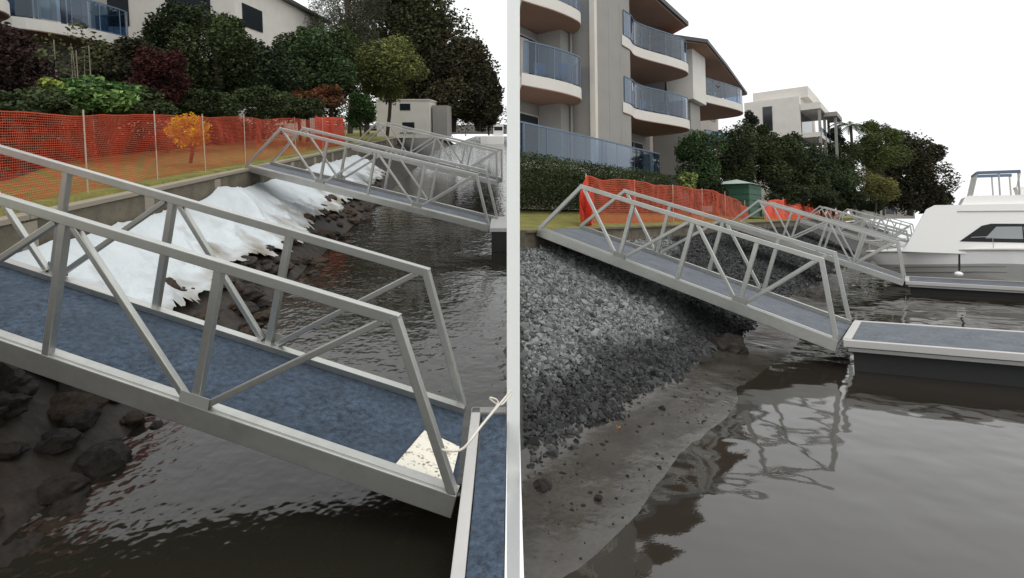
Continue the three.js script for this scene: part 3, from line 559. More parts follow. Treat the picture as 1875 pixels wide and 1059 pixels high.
{ const g = rocks[3], list = []; for (let i = 0; i < 900; i++) { const n = -2.75 + 1.2 * Math.pow(rnd(), 1.6), u = uStart(n, 0.1) + 6.5 * rnd(); if (fbm(u * 1.3, n * 1.3, 6, 3) < 0.02 && rnd() < 0.8) continue; list.push([u, n, 0.004 + 0.014 * Math.pow(rnd(), 3)]); }
  const inst = new THREE.InstancedMesh(g, M.rockWet, list.length), m4 = new THREE.Matrix4(), q = new THREE.Quaternion(); list.forEach(([u, n, sc], i) => { q.setFromEuler(new THREE.Euler(0, rr(0, 6.3), 0)); m4.compose(bn(u, n, gy(n) + 0.035 * fbm(u * 0.8, n * 0.8, 1, 4)), q, V(sc * rr(0.8, 1.6), sc, sc)); inst.setMatrixAt(i, m4); });
  inst.name = 'pebbles'; inst.userData = { kind: 'stuff', label: 'small dark pebbles and grit scattered over the wet sand', category: 'pebbles' }; scene.add(inst); placed.set(inst, 'R'); inst.castShadow = inst.receiveShadow = true; }
// things on the sand
const sandRock = (px, py, s, label) => { const r = ray('R', px, py), k = -2.06 / r.y, p = r.multiplyScalar(k); boulder('R', V(p.x, -2.06, p.z), s, M.rockWet, label); };
sandRock(992, 896, 0.085, 'large dark brown rock on the sand at the bottom left of the right view');
sandRock(1040, 859, 0.026, 'small black stone on the sand above and right of the large brown rock');
sandRock(1095, 912, 0.03, 'small black stone near the water edge at the bottom of the right view');
sandRock(1076, 840, 0.018, 'smallest dark stone on the sand below the orange clump');
sandRock(1212, 748, 0.05, 'dark rock lying on the wet sand near the shallows');
sandRock(1178, 729, 0.022, 'little dark stone just left of the rock near the shallows');
sandRock(1500, 545, 0.26, 'reddish rock under the lower end of the right foreground gangway');
sandRock(1330, 640, 0.3, 'reddish brown rock in the shallows below the right foreground gangway');
{ const r = ray('R', 1128, 789), p = r.multiplyScalar(-2.07 / r.y), gs = [];
  for (let i = 0; i < 26; i++) { const a = rr(0, 6.3), l = rr(0.02, 0.075), o = V(p.x + rr(-0.03, 0.03), p.y + 0.01, p.z + rr(-0.03, 0.03)); gs.push(cyl(o, V(o.x + Math.cos(a) * l, o.y + rr(0, 0.035), o.z + Math.sin(a) * l), 0.008, 0.003, 5)); }
  top('R', 'weed_clump', gs, std({ color: lin(0.42, 0.17, 0.02), roughness: 0.8 }), { label: 'small orange clump of weed lying on the wet sand', category: 'seaweed' }); }

// gangways of the right stretch
const fR1 = gfr(V(1.369, 0.508, -10.056), 0.618, 0.296);
const R4 = { t: [-0.1, 2.04, 3.915], b: [0.97, 3.045], foot0: -0.77, foot1: 4.4 }, R4f = { t: [-0.03, 2.05, 3.92], b: [0.99, 3.05], foot0: -0.83, foot1: 4.44 };
gangway('R', 'aluminium truss gangway in the right foreground, from the crushed rock bank down to the pontoon', fR1, [R4, R4f], 1.788, { carpet: M.carpetGrey, bar: 0.065, rail: [0.065, 0.075], chord: [0.07, 0.17] });
const r2P = V(7.86, 0.43, -17.23);
const rLabels = ['second aluminium gangway on the right, ending by the bow of the white boat', 'third aluminium gangway on the right, behind the second one', 'fourth aluminium gangway on the right, small and far along the bank', 'fifth and farthest aluminium gangway on the right bank'];
rLabels.forEach((lab, k) => {
  const P = r2P.clone().add(V(7.9 * k, 0, -10.6 * k)), f = gfr(P, 0.619, 0.33, 0.93);
  gangway('R', lab, f, [R4, R4f], 1.788, { carpet: M.carpetGrey, bar: 0.06, rail: [0.06, 0.075], chord: [0.07, 0.16], simple: true });
});
function pontoonR(label, near, dir, across, len, y) {
  const t = thing('R', 'pontoon', label, 'pontoon', V(near.x, WR, near.z));
  const d = V(dir.x, 0, dir.z).normalize(), a = V(across.x, 0, across.z), P = (s, c, yy) => near.clone().addScaledVector(d, s).addScaledVector(a, c).setY(yy);
  mesh('deck', prism([P(0, 0.06, 0), P(len, 0.06, 0), P(len, 0.94, 0), P(0, 0.94, 0)], y - 0.08, y), M.carpetGrey, t);
  mesh('edge_beam', rhs(P(0, 0.03, y - 0.035), P(len, 0.03, y - 0.035), 0.08, 0.09), M.aluPale, t);
  mesh('edge_beam', rhs(P(0, 0.97, y - 0.035), P(len, 0.97, y - 0.035), 0.08, 0.09), M.aluPale, t);
  mesh('end_beam', rhs(P(0.04, 0.06, y - 0.045), P(0.04, 0.94, y - 0.045), 0.1, 0.12), M.aluPale, t);
  mesh('rub_strip', rhs(P(0.05, 0.035, y - 0.115), P(len, 0.035, y - 0.115), 0.06, 0.05), M.aluDull, t);
  mesh('float', prism([P(0.1, 0.1, 0), P(len, 0.1, 0), P(len, 0.9, 0), P(0.1, 0.9, 0)], WR - 0.2, y - 0.09), M.float, t);
  return t;
}
pontoonR('grey decked pontoon with pale edges at the foot of the right foreground gangway', V(4.45, 0, -7.5), V(0.917, 0, 0.4), V(1.06, 0, -1.42), 7, -1.68);
rLabels.forEach((lab, k) => {
  const P = r2P.clone().add(V(7.9 * k, 0, -10.6 * k)), f = gfr(P, 0.619, 0.33, 0.93), q = f.pt(4.42, 0, -1);
  pontoonR(['grey pontoon alongside the white boat', 'grey pontoon at the foot of the third right gangway', 'grey pontoon at the foot of the fourth right gangway', 'grey pontoon at the foot of the farthest right gangway'][k], V(q.x, 0, q.z), V(0.84, 0, 0.54), V(0.97, 0, -1.35), 7, q.y - 0.02);
});

// orange nets on the right
const tp = (u, n) => bn(u, n, 0);
{ const t = thing('R', 'safety_fence', 'sagging orange-red mesh barrier on the lawn behind the right foreground gangway', 'barrier fence', bn(18, -6.8, -0.2));
  net('R', t, [12.4, 14.2, 17, 20, 23.5, 27, 28.8].map(u => tp(u, -6.8)), -0.2, t2 => t2 < 0.72 ? 1.04 : 1.04 - (t2 - 0.72) * 2.1, 0.055, 0.017, M.net, 0.07);
  net('R', t, [tp(12.4, -6.8), tp(12.1, -6.75), tp(11.6, -6.6), tp(11.3, -6.35)], -0.24, k => 1.02 - k * 1.0, 0.03, 0.026, M.netBright, 0.0);
  net('R', t, [tp(12.5, -6.7), tp(12.2, -6.6), tp(11.8, -6.5), tp(11.6, -6.3)], -0.22, k => 0.8 - k * 0.6, 0.03, 0.025, M.netBright, 0.0);
  for (const u of [12.4, 15.4, 18.6, 21.8, 25, 28.4]) mesh('stake', cyl(bn(u, -6.83, -0.3), bn(u, -6.83, u > 25 ? 0.75 : 1.08), 0.018, 0.018, 6), M.stake, t); }
{ const t = thing('R', 'safety_fence', 'second stretch of orange-red mesh farther along the right bank', 'barrier fence', bn(45, -6.8, -0.2));
  net('R', t, [32.6, 36, 41, 47, 53, 60, 70].map(u => tp(u, -6.8)), -0.2, k => 0.8 + 0.35 * Math.sin(Math.min(1, k * 3) * 1.5), 0.08, 0.045, M.netBright, 0.08);
  for (const u of [32.6, 38, 44, 52, 60, 69]) mesh('stake', cyl(bn(u, -6.83, -0.3), bn(u, -6.83, 1.15), 0.02, 0.02, 6), M.stake, t); }
{ // shed
  const t = thing('R', 'shed', 'small dark green shed with a pale low roof behind the orange mesh', 'shed', bn(31.7, -8, 0));
  const P = (u, n, y) => bn(31.7 + u * 1.75, -8.0 + n, y);
  mesh('wall', prism([P(-0.8, -0.95, 0), P(0.8, -0.95, 0), P(0.8, 0.95, 0), P(-0.8, 0.95, 0)], -0.05, 1.68), M.shed, t);
  const pos = [], c = [P(-0.92, -1.08, 1.68), P(0.92, -1.08, 1.68), P(0.92, 1.08, 1.68), P(-0.92, 1.08, 1.68)], ap = P(0, 0, 2.0);
  for (let i = 0; i < 4; i++) { const a = c[i], b = c[(i + 1) % 4]; for (const v of [a, b, ap]) pos.push(v.x, v.y, v.z); }
  for (const v of [c[0], c[2], c[1], c[0], c[3], c[2]]) pos.push(v.x, v.y, v.z);
  const g = new THREE.BufferGeometry(); g.setAttribute('position', new THREE.Float32BufferAttribute(pos, 3)); g.computeVertexNormals();
  mesh('roof', g, M.shedRoof, t);
  for (let i = 0; i < 5; i++) mesh('cladding_batten', [rhs(P(-0.81, -0.95, 0.2 + i * 0.32), P(-0.81, 0.95, 0.2 + i * 0.32), 0.03, 0.04), rhs(P(-0.8, 0.96, 0.2 + i * 0.32), P(0.8, 0.96, 0.2 + i * 0.32), 0.03, 0.04)], M.shed, t);
}

// right buildings
{
  const t = thing('R', 'apartment_building', 'cream apartment building with curved balconies at the left of the right view', 'building', bn(22, -12, 0));
  const B = (u, n) => bn(u, n, 0), x0 = 0.13, S = n => uStart(n, x0);
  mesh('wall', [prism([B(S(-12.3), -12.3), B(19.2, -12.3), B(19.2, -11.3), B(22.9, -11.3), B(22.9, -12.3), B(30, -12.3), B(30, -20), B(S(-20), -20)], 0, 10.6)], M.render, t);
  mesh('pier', prism([B(19.35, -10.15), B(22.65, -10.15), B(22.65, -11.28), B(19.35, -11.28)], 0, 12.5), M.render, t);
  mesh('pier_strip', prism([B(19.2, -10.12), B(19.42, -10.12), B(19.42, -10.35), B(19.2, -10.35)], 0, 12.5), M.renderCream, t);
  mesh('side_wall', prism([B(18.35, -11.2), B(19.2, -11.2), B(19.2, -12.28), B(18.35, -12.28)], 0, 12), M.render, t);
  // left balconies
  const lb = [B(15.05, -10.75), B(15.6, -10.6), B(16.5, -10.35), B(17.6, -10.2), B(18.3, -10.25), B(19.0, -10.75), B(19.3, -11.3)];
  for (const y of [4.5, 7.5]) balcony(t, lb, [B(19.2, -12.25), B(S(-12.25), -12.25)], y, 0.42, { glassH: 1.15 });
  // right balconies
  const rb = [B(21.75, -10.1), B(22.6, -10.12), B(23.4, -10.3), B(24.2, -10.2), B(25, -10.0), B(26.6, -9.55), B(28, -9.35), B(28.9, -9.7), B(29.4, -10.8)];
  for (const y of [4.5, 7.5]) balcony(t, rb, [B(29.4, -12.25), B(22.9, -12.25), B(22.9, -10.6), B(21.75, -10.13)], y, 0.45, { n: 26, glassH: 1.15 });
  // ground terrace with a glass fence
  const tg = [B(S(-9.7) + 0.1, -9.7), B(16, -9.6), B(19, -9.55), B(22, -9.6), B(24.5, -9.6)];
  mesh('terrace', prism([...tg, B(24.5, -12.2), B(S(-12.2), -12.2)], 0.2, 1.75), M.renderCream, t);
  mesh('glass_fence', strip(tg, 1.8, 2.85, 0.014), M.glass, t); mesh('handrail', strip(tg, 2.85, 2.9, 0.05), M.rail, t);
  for (let i = 0; i < 9; i++) { const u = 13.6 + i * 1.3; mesh('fence_post', cyl(bn(u, -9.64, 1.75), bn(u, -9.64, 2.86), 0.025, 0.025, 6), M.rail, t); }
  // doors and windows behind the balconies
  for (const y of [1.8, 4.92, 7.92]) { winIn(t, B(16.95, -12.26), B(18.3, -12.26), y, y + 2.2); winIn(t, B(23.4, -12.26), B(25.6, -12.26), y, y + 2.2); winIn(t, B(26.4, -12.26), B(28.8, -12.26), y, y + 2.2); }
  mesh('partition', prism([B(23.0, -10.45), B(23.15, -10.45), B(23.15, -12.2), B(23, -12.2)], 1.75, 10.4), M.renderWhite, t);
  mesh('end_wall', prism([B(29.1, -10.9), B(29.35, -10.9), B(29.35, -12.2), B(29.1, -12.2)], 4.95, 10.2), M.render, t);
  for (const u of [20.5, 21.6]) mesh('expansion_joint', prism([B(u, -10.152), B(u + 0.025, -10.152), B(u + 0.025, -10.143), B(u, -10.143)], 0.5, 12.4), M.aluDull, t);
  mesh('downpipe', cyl(bn(19.0, -11.1, 0.3), bn(19.0, -11.1, 11.5), 0.05, 0.05, 8), M.render, t);
  for (const y of [4.95, 7.95]) { mesh('curtain', prism([B(23.5, -12.2), B(24.1, -12.16), B(24.7, -12.2), B(24.7, -12.22), B(23.5, -12.22)], y, y + 2.05), M.renderCream, t); mesh('curtain', prism([B(17.0, -12.2), B(17.5, -12.16), B(17.5, -12.22), B(17.0, -12.22)], y, y + 2.05), M.renderCream, t); }
  // top roof with deep eaves
  const e = [B(22.75, -9.3), B(28.7, -9.45), B(30.2, -11.5), B(30.2, -19), B(26, -19), B(22.75, -16.4)];
  mesh('eaves', prism(e, 10.2, 10.42), M.fascia, t);
  mesh('eaves_soffit', prism(e.map(p => p.clone().lerp(B(26, -14), 0.03)), 10.14, 10.196), M.soffit, t);
  const c = B(25, -14).setY(13), pos = []; for (let i = 0; i < e.length; i++) { const a = e[i], b = e[(i + 1) % e.length]; for (const v of [a.clone().setY(10.42), b.clone().setY(10.42), c]) pos.push(v.x, v.y, v.z); }
  const g = new THREE.BufferGeometry(); g.setAttribute('position', new THREE.Float32BufferAttribute(pos, 3)); g.computeVertexNormals(); mesh('roof', g, M.roof, t);
}
{
  const t = thing('R', 'apartment_building', 'second apartment building with a sloping dark roof line and one curved white balcony', 'building', bn(36, -12, 0)), B = (u, n) => bn(u, n, 0);
  mesh('wall', prism([B(29.9, -12.35), B(44, -12.35), B(44, -20), B(30.3, -20)], 0, 9.4), M.renderCream, t);
  mesh('tower', prism([B(30.1, -9.75), B(32.4, -9.75), B(32.4, -12.33), B(30.1, -12.33)], 6.5, 9.35), M.renderWhite, t);
  mesh('tower_base', prism([B(30.6, -10.1), B(32.3, -10.1), B(32.3, -12.3), B(30.6, -12.3)], 0, 6.45), M.render, t);
  balcony(t, [B(32.3, -9.9), B(33.6, -9.6), B(35.4, -9.15), B(37.4, -8.9), B(38.6, -9.4), B(39, -10.5)], [B(39, -12.3), B(32.45, -12.3)], 6.75, 0.45, { n: 18 });
  balcony(t, [B(32.3, -9.9), B(33.6, -9.6), B(35.4, -9.15), B(37.4, -8.9), B(38.6, -9.4), B(39, -10.5)], [B(39, -12.3), B(32.45, -12.3)], 3.6, 0.45, { n: 18 });
  for (const y of [4.1, 7.25]) { winIn(t, B(33, -12.3), B(35, -12.3), y, y + 2.0); winIn(t, B(36, -12.3), B(38.4, -12.3), y, y + 2.0); winIn(t, B(40, -12.3), B(43, -12.3), y, y + 2.0); }
  const e = [B(29.8, -8.8), B(35.4, -9.3), B(44.8, -10.3), B(44.8, -20), B(29, -20), B(27.6, -10.2)];
  mesh('eaves', prism(e, 9.42, 9.62), M.fascia, t);
  mesh('eaves_soffit', prism(e.map(p => p.clone().lerp(B(37, -15), 0.02)), 9.36, 9.416), M.soffit, t);
  const c = B(37, -15).setY(11.6), c1 = B(31, -15).setY(11.4), pos = []; const up = p => p.clone().setY(9.62);
  const tri = (...v) => v.forEach(q => pos.push(q.x, q.y, q.z));
  tri(up(e[0]), up(e[1]), c1); tri(up(e[1]), c, c1); tri(up(e[1]), up(e[2]), c); tri(up(e[2]), up(e[3]), c); tri(up(e[5]), up(e[0]), c1); tri(up(e[4]), up(e[5]), c1); tri(up(e[3]), up(e[4]), c1); tri(up(e[3]), c1, c);
  const g = new THREE.BufferGeometry(); g.setAttribute('position', new THREE.Float32BufferAttribute(pos, 3)); g.computeVertexNormals(); mesh('roof', g, M.roof, t);
}
{ // white modern block farther on: its end wall faces us
  const d = 47, A = at('R', 1362, 167, d + 3), Bq = at('R', 1463, 176, d);
  const t = thing('R', 'white_house', 'white flat-roofed modern block with a tall dark window and open corner balconies', 'building', V((A.x + Bq.x) / 2, 0, (A.z + Bq.z) / 2));
  const e = Bq.clone().sub(A).setY(0).normalize(), back = V(0.596, 0, -0.803), y1 = Bq.y;
  const P = (s, k) => V(A.x, 0, A.z).addScaledVector(e, s).addScaledVector(back, k), W = A.clone().setY(0).distanceTo(Bq.clone().setY(0));
  mesh('wall', prism([P(0, 0), P(W, 0), P(W, 9), P(0, 9)], -0.2, y1), M.renderWhite, t);
  mesh('penthouse', prism([P(0.6, 0.8), P(W + 0.6, 0.8), P(W + 0.6, 8), P(0.6, 8)], y1, y1 + 0.95), M.renderWhite, t);
  const s0 = W * 0.345, s1 = W * 0.52, yt = at('R', 1408, 195, d + 1.5).y, yb = at('R', 1408, 241, d + 1.5).y;
  const wn = mesh('window', prism([P(s0, -0.03), P(s1, -0.03), P(s1, 0.08), P(s0, 0.08)], yb, yt), M.pane, t);
  mesh('window_sill', prism([P(s0 - 0.15, -0.12), P(s1 + 0.15, -0.12), P(s1 + 0.15, -0.035), P(s0 - 0.15, -0.035)], yb - 0.15, yb), M.renderWhite, wn);
  // open balcony frame on the water side
  const q = (px, py, dd = d) => at('R', px, py, dd).y;
  const out = 3.4, slab = (y, th, k0, k1, o) => prism([P(W + 0.02, k0), P(W + o, k0), P(W + o, k1), P(W + 0.02, k1)], y, y + th);
  mesh('balcony_slab', [slab(q(1480, 202) , 0.55, 0.2, 7, 1.6)], M.renderWhite, t);
  mesh('balcony_slab', [slab(q(1480, 253), 0.4, 0.2, 7, 1.5)], M.renderWhite, t);
  mesh('balcony_slab', [slab(q(1480, 312), 0.4, 0.2, 7, 1.5)], M.renderWhite, t);
  mesh('canopy', prism([P(W + 1.45, 3), P(W + 2.5, 3), P(W + 2.5, 7), P(W + 1.45, 7)], q(1510, 209), q(1510, 201)), M.render, t);
  for (const [s, k] of [[W + 1.35, 0.3], [W + 1.35, 3.4], [W + 2.2, 3.4], [W + 1.3, 6.6]]) mesh('column', prism([P(s, k), P(s + 0.2, k), P(s + 0.2, k + 0.25), P(s, k + 0.25)], -0.2, q(1480, 202)), M.render, t);
  mesh('recess_glazing', prism([P(W + 0.01, 0.6), P(W + 0.06, 0.6), P(W + 0.06, 6.5), P(W + 0.01, 6.5)], -0.2, q(1480, 204)), M.pane, t);
  mesh('glass_balustrade', prism([P(W + 1.5, 0.3), P(W + 1.53, 0.3), P(W + 1.53, 6.8), P(W + 1.5, 6.8)], q(1480, 250) + 0.2, q(1480, 235)), M.glass, t);
}
{ const a = at('R', 1600, 372, 70), t = thing('R', 'low_house', 'small pale low building under the big tree far along the right bank', 'building', V(a.x + 2, -0.3, a.z));
  mesh('wall', box(V(a.x, -0.4, a.z), V(a.x + 5.2, 1.75, a.z - 5)), M.render, t); mesh('window', box(V(a.x + 1.5, 0.2, a.z + 0.03), V(a.x + 2.6, 1.1, a.z - 0.1)), M.pane, t); mesh('roof', box(V(a.x - 0.1, 1.75, a.z + 0.1), V(a.x + 5.3, 1.9, a.z - 5.1)), M.renderWhite, t); }

{ // things on the balconies
  const um = thing('R', 'patio_umbrella', 'closed dark umbrella on the middle curved balcony, right end', 'umbrella', bn(28.2, -10.6, 4.95));
  mesh('canopy', cyl(bn(28.2, -10.6, 5.6), bn(28.2, -10.6, 7.2), 0.2, 0.03, 10), M.dark, um); mesh('pole', cyl(bn(28.2, -10.6, 4.96), bn(28.2, -10.6, 5.62), 0.03, 0.03, 8), M.alu, um); mesh('base', cyl(bn(28.2, -10.6, 4.955), bn(28.2, -10.6, 5.03), 0.25, 0.25, 12), M.dark, um);
  const chairAt = (u, n, y, turn, lab) => { const t = thing('R', 'patio_chair', lab, 'chair', bn(u, n, y)); const Q = (a, b, h) => bn(u + a * Math.cos(turn) - b * Math.sin(turn), n + a * Math.sin(turn) + b * Math.cos(turn), y + h);
    mesh('seat', rhs(Q(-0.25, 0, 0.44), Q(0.25, 0, 0.44), 0.48, 0.05), M.rail, t); mesh('backrest', rhs(Q(-0.25, -0.24, 0.72), Q(0.25, -0.24, 0.72), 0.04, 0.5), M.rail, t);
    for (const [a, b] of [[-0.22, -0.2], [0.22, -0.2], [-0.22, 0.2], [0.22, 0.2]]) mesh('leg', cyl(Q(a, b, 0), Q(a, b, 0.43), 0.018, 0.018, 6), M.rail, t); };
  chairAt(26.2, -10.9, 4.955, 0.3, 'dark chair behind the glass of the middle right balcony'); chairAt(27.2, -10.7, 4.955, 2.2, 'dark chair beside the closed umbrella on the balcony');
  chairAt(17.2, -11.3, 4.925, 0.5, 'dark chair on the middle balcony at the left of the right view'); chairAt(18.0, -11.0, 4.925, 3.5, 'second dark chair on the middle balcony at the left of the right view');
  const tb = thing('R', 'patio_table', 'dark round table on the middle right curved balcony', 'table', bn(26.9, -11.2, 4.955)); mesh('tabletop', cyl(bn(26.9, -11.2, 5.66), bn(26.9, -11.2, 5.7), 0.45, 0.45, 20), M.rail, tb); mesh('pedestal', cyl(bn(26.9, -11.2, 4.956), bn(26.9, -11.2, 5.66), 0.04, 0.04, 8), M.rail, tb);
  const po = thing('R', 'potted_plant', 'dark potted plant on the balcony of the second building', 'plant', bn(34.2, -9.9, 7.2)); mesh('pot', cyl(bn(34.2, -9.9, 7.2), bn(34.2, -9.9, 7.6), 0.16, 0.24, 12), M.shedRoof, po); mesh('foliage', leaves([{ c: bn(34.2, -9.9, 7.95), r: V(0.45, 0.4, 0.45), n: 160 }], { size: 0.12, ...DG }), M.leaf, po);
}
// hedge and planting on the right
{ const cl = []; for (let u = 11; u < 25.2; u += 0.42) for (const n of [-9.15, -9.75]) for (const y of [0.55, 1.05, 1.5]) cl.push({ c: bn(u + rr(-0.1, 0.1), n, y), r: V(0.48, 0.42, 0.48), n: 190 });
  const t = thing('R', 'hedge', 'long clipped dark hedge between the right lawn and the glass-fenced terrace', 'hedge', bn(18, -9.4, 0));
  mesh('foliage', leaves(cl, { size: 0.055, col: [0.04, 0.055, 0.022], col2: [0.012, 0.016, 0.008], spread: 0.15, keep: p => p.x > 0.12 }), M.leaf, t); }
plantAt('R', 1277, 296, 27, 1.45, 1.45, 1.4, 'round_shrub', 'rounded dark green shrub left of the green shed', 'shrub', { n: 380, count: 18, leaf: { size: 0.1, col: [0.045, 0.075, 0.028], col2: [0.012, 0.018, 0.009] } });
plantAt('R', 1262, 331, 25, 0.5, 0.5, 0.5, 'light_shrub', 'small yellow-green shrub at the right end of the clipped hedge', 'shrub', { n: 60, count: 8, leaf: { size: 0.11, col: [0.16, 0.19, 0.06], col2: [0.03, 0.05, 0.02] } });
plantAt('R', 1345, 292, 34, 1.9, 2.2, 1.7, 'tree', 'dark bushy tree under the curved balcony of the second building', 'tree', { n: 380, count: 20, leaf: { size: 0.13, col: [0.04, 0.05, 0.022], col2: [0.011, 0.014, 0.008] } });
plantAt('R', 1412, 296, 38, 1.9, 2.1, 1.8, 'tree', 'dark green tree below the tall dark window of the white block', 'tree', { n: 380, count: 20, leaf: { size: 0.14, col: [0.045, 0.06, 0.025], col2: [0.011, 0.014, 0.008] } });
plantAt('R', 1372, 225, 40, 0.7, 0.8, 0.7, 'tree', 'small dark treetop between the second building and the white block', 'tree', { n: 110, count: 10, leaf: { size: 0.13, col: [0.03, 0.035, 0.022], col2: [0.011, 0.014, 0.01] } });
plantAt('R', 1468, 322, 42, 1.9, 2.1, 1.8, 'tree', 'very dark tree beneath the open corner balconies of the white block', 'tree', { n: 380, count: 20, leaf: { size: 0.15, ...DG } });
plantAt('R', 1524, 330, 45, 2.0, 2.1, 1.9, 'tree', 'dark dense tree in the middle of the right bank greenery', 'tree', { n: 380, count: 20, leaf: { size: 0.15, col: [0.035, 0.05, 0.022], col2: [0.01, 0.014, 0.008] } });
plantAt('R', 1530, 248, 52, 0.9, 0.9, 0.9, 'tree', 'small blue-grey treetop beside the balcony frame of the white block', 'tree', { n: 120, count: 10, leaf: { size: 0.16, col: [0.06, 0.07, 0.06], col2: [0.018, 0.022, 0.018] } });
plantAt('R', 1603, 268, 54, 2.5, 2.6, 2.4, 'tall_tree', 'tall green palm-like tree at the middle of the right skyline', 'tree', { n: 360, count: 22, leaf: { size: 0.22, aspect: 3.4, col: [0.075, 0.09, 0.03], col2: [0.016, 0.02, 0.01] } });
plantAt('R', 1600, 340, 50, 1.8, 1.6, 1.6, 'palm_shrub', 'yellow-green shrubby tree in front of the dark trees on the right', 'tree', { n: 220, count: 16, leaf: { size: 0.18, aspect: 3, col: [0.14, 0.135, 0.045], col2: [0.026, 0.03, 0.012] } });
plantAt('R', 1662, 318, 58, 3.7, 4.3, 3.3, 'big_tree', 'large dark rounded tree against the white sky left of the white boat', 'tree', { n: 480, count: 28, trunkR: 0.3, leaf: { size: 0.25, col: [0.045, 0.045, 0.024], col2: [0.012, 0.012, 0.009] } });
plantAt('R', 1706, 372, 60, 2.3, 2.0, 2.2, 'big_tree', 'low dark tree just left of the cabin of the white boat', 'tree', { n: 300, count: 18, gy: -0.4, leaf: { size: 0.24, col: [0.045, 0.045, 0.024], col2: [0.012, 0.012, 0.009] } });
for (const [px, py, d, rx, ry, lab] of [[1296, 350, 30, 0.9, 0.8, 'low dark shrub behind the left side of the green shed'], [1435, 352, 36, 1.6, 1.0, 'low dark shrub right of the green shed'], [1492, 365, 40, 1.7, 0.9, 'low dark shrub above the second orange mesh'], [1548, 362, 44, 1.7, 1.1, 'low dark shrub at the right end of the second orange mesh'], [1590, 375, 52, 1.6, 0.9, 'low dark shrub beneath the yellow-green shrubby tree']])
  plantAt('R', px, py, d, rx, ry, 1.1, 'shrub', lab, 'shrub', { n: 260, trunk: false, leaf: { size: 0.12, col: [0.035, 0.045, 0.02], col2: [0.01, 0.013, 0.008] } });
for (const [px, py, d, rx, ry, lab] of [[1380, 265, 39, 1.7, 1.5, 'dark tree before the left corner of the white block'], [1440, 285, 41, 1.6, 1.6, 'dark tree before the right corner of the white block'], [1545, 300, 50, 1.7, 2.4, 'dark tree between the white block and the tall palm-like tree'], [1500, 305, 46, 1.6, 1.7, 'dark tree under the canopy of the white block']])
  plantAt('R', px, py, d, rx, ry, 1.5, 'tree', lab, 'tree', { n: 320, count: 18, leaf: { size: 0.15, col: [0.042, 0.055, 0.022], col2: [0.011, 0.014, 0.008] } });
function palm(side, p, h, crown, nf, label) {
  const t = thing(side, 'palm_tree', label, 'palm', p.clone());
  const topP = p.clone().add(V(0.1, h, 0)); mesh('trunk', tube([p, p.clone().lerp(topP, 0.5).add(V(0.1, 0, 0)), topP], 0.12, 8, 7), M.bark, t);
  for (let i = 0; i < nf; i++) {
    const a = i / nf * 6.28 + rr(-0.2, 0.2), el = rr(0.1, 0.9), L = crown * rr(0.8, 1.1), pos = [], col = [];
    const pt = s => V(topP.x + Math.cos(a) * L * s, topP.y + L * (el * s - 0.95 * s * s), topP.z + Math.sin(a) * L * s);
    for (let k = 1; k < 16; k++) { const s = k / 16, c = pt(s), c2 = pt(s + 0.06), w = L * 0.26 * Math.sin(Math.PI * Math.min(1, s * 0.9 + 0.1)), sd = V(-Math.sin(a), -0.55, Math.cos(a)), s2 = V(Math.sin(a), -0.55, -Math.cos(a));
      for (const q of [sd, s2]) { const e = c2.clone().addScaledVector(q, w); for (const v of [c, c2, e]) pos.push(v.x, v.y, v.z); const g = rr(0.6, 1.3); for (let m = 0; m < 3; m++) col.push(0.055 * g, 0.07 * g, 0.025 * g); } }
    const g = new THREE.BufferGeometry(); g.setAttribute('position', new THREE.Float32BufferAttribute(pos, 3)); g.setAttribute('color', new THREE.Float32BufferAttribute(col, 3)); g.computeVertexNormals();
    mesh('frond', g, M.leaf, t);
  }
}
{ const p = at('R', 1556, 230, 50); palm('R', V(p.x, 0, p.z), p.y, 1.9, 11, 'palm with arching fronds at the left of the tall trees on the right skyline');
  const p2 = at('R', 1610, 238, 55); palm('R', V(p2.x, 0, p2.z), p2.y, 2.0, 11, 'palm whose top rises in the middle of the right skyline trees'); }

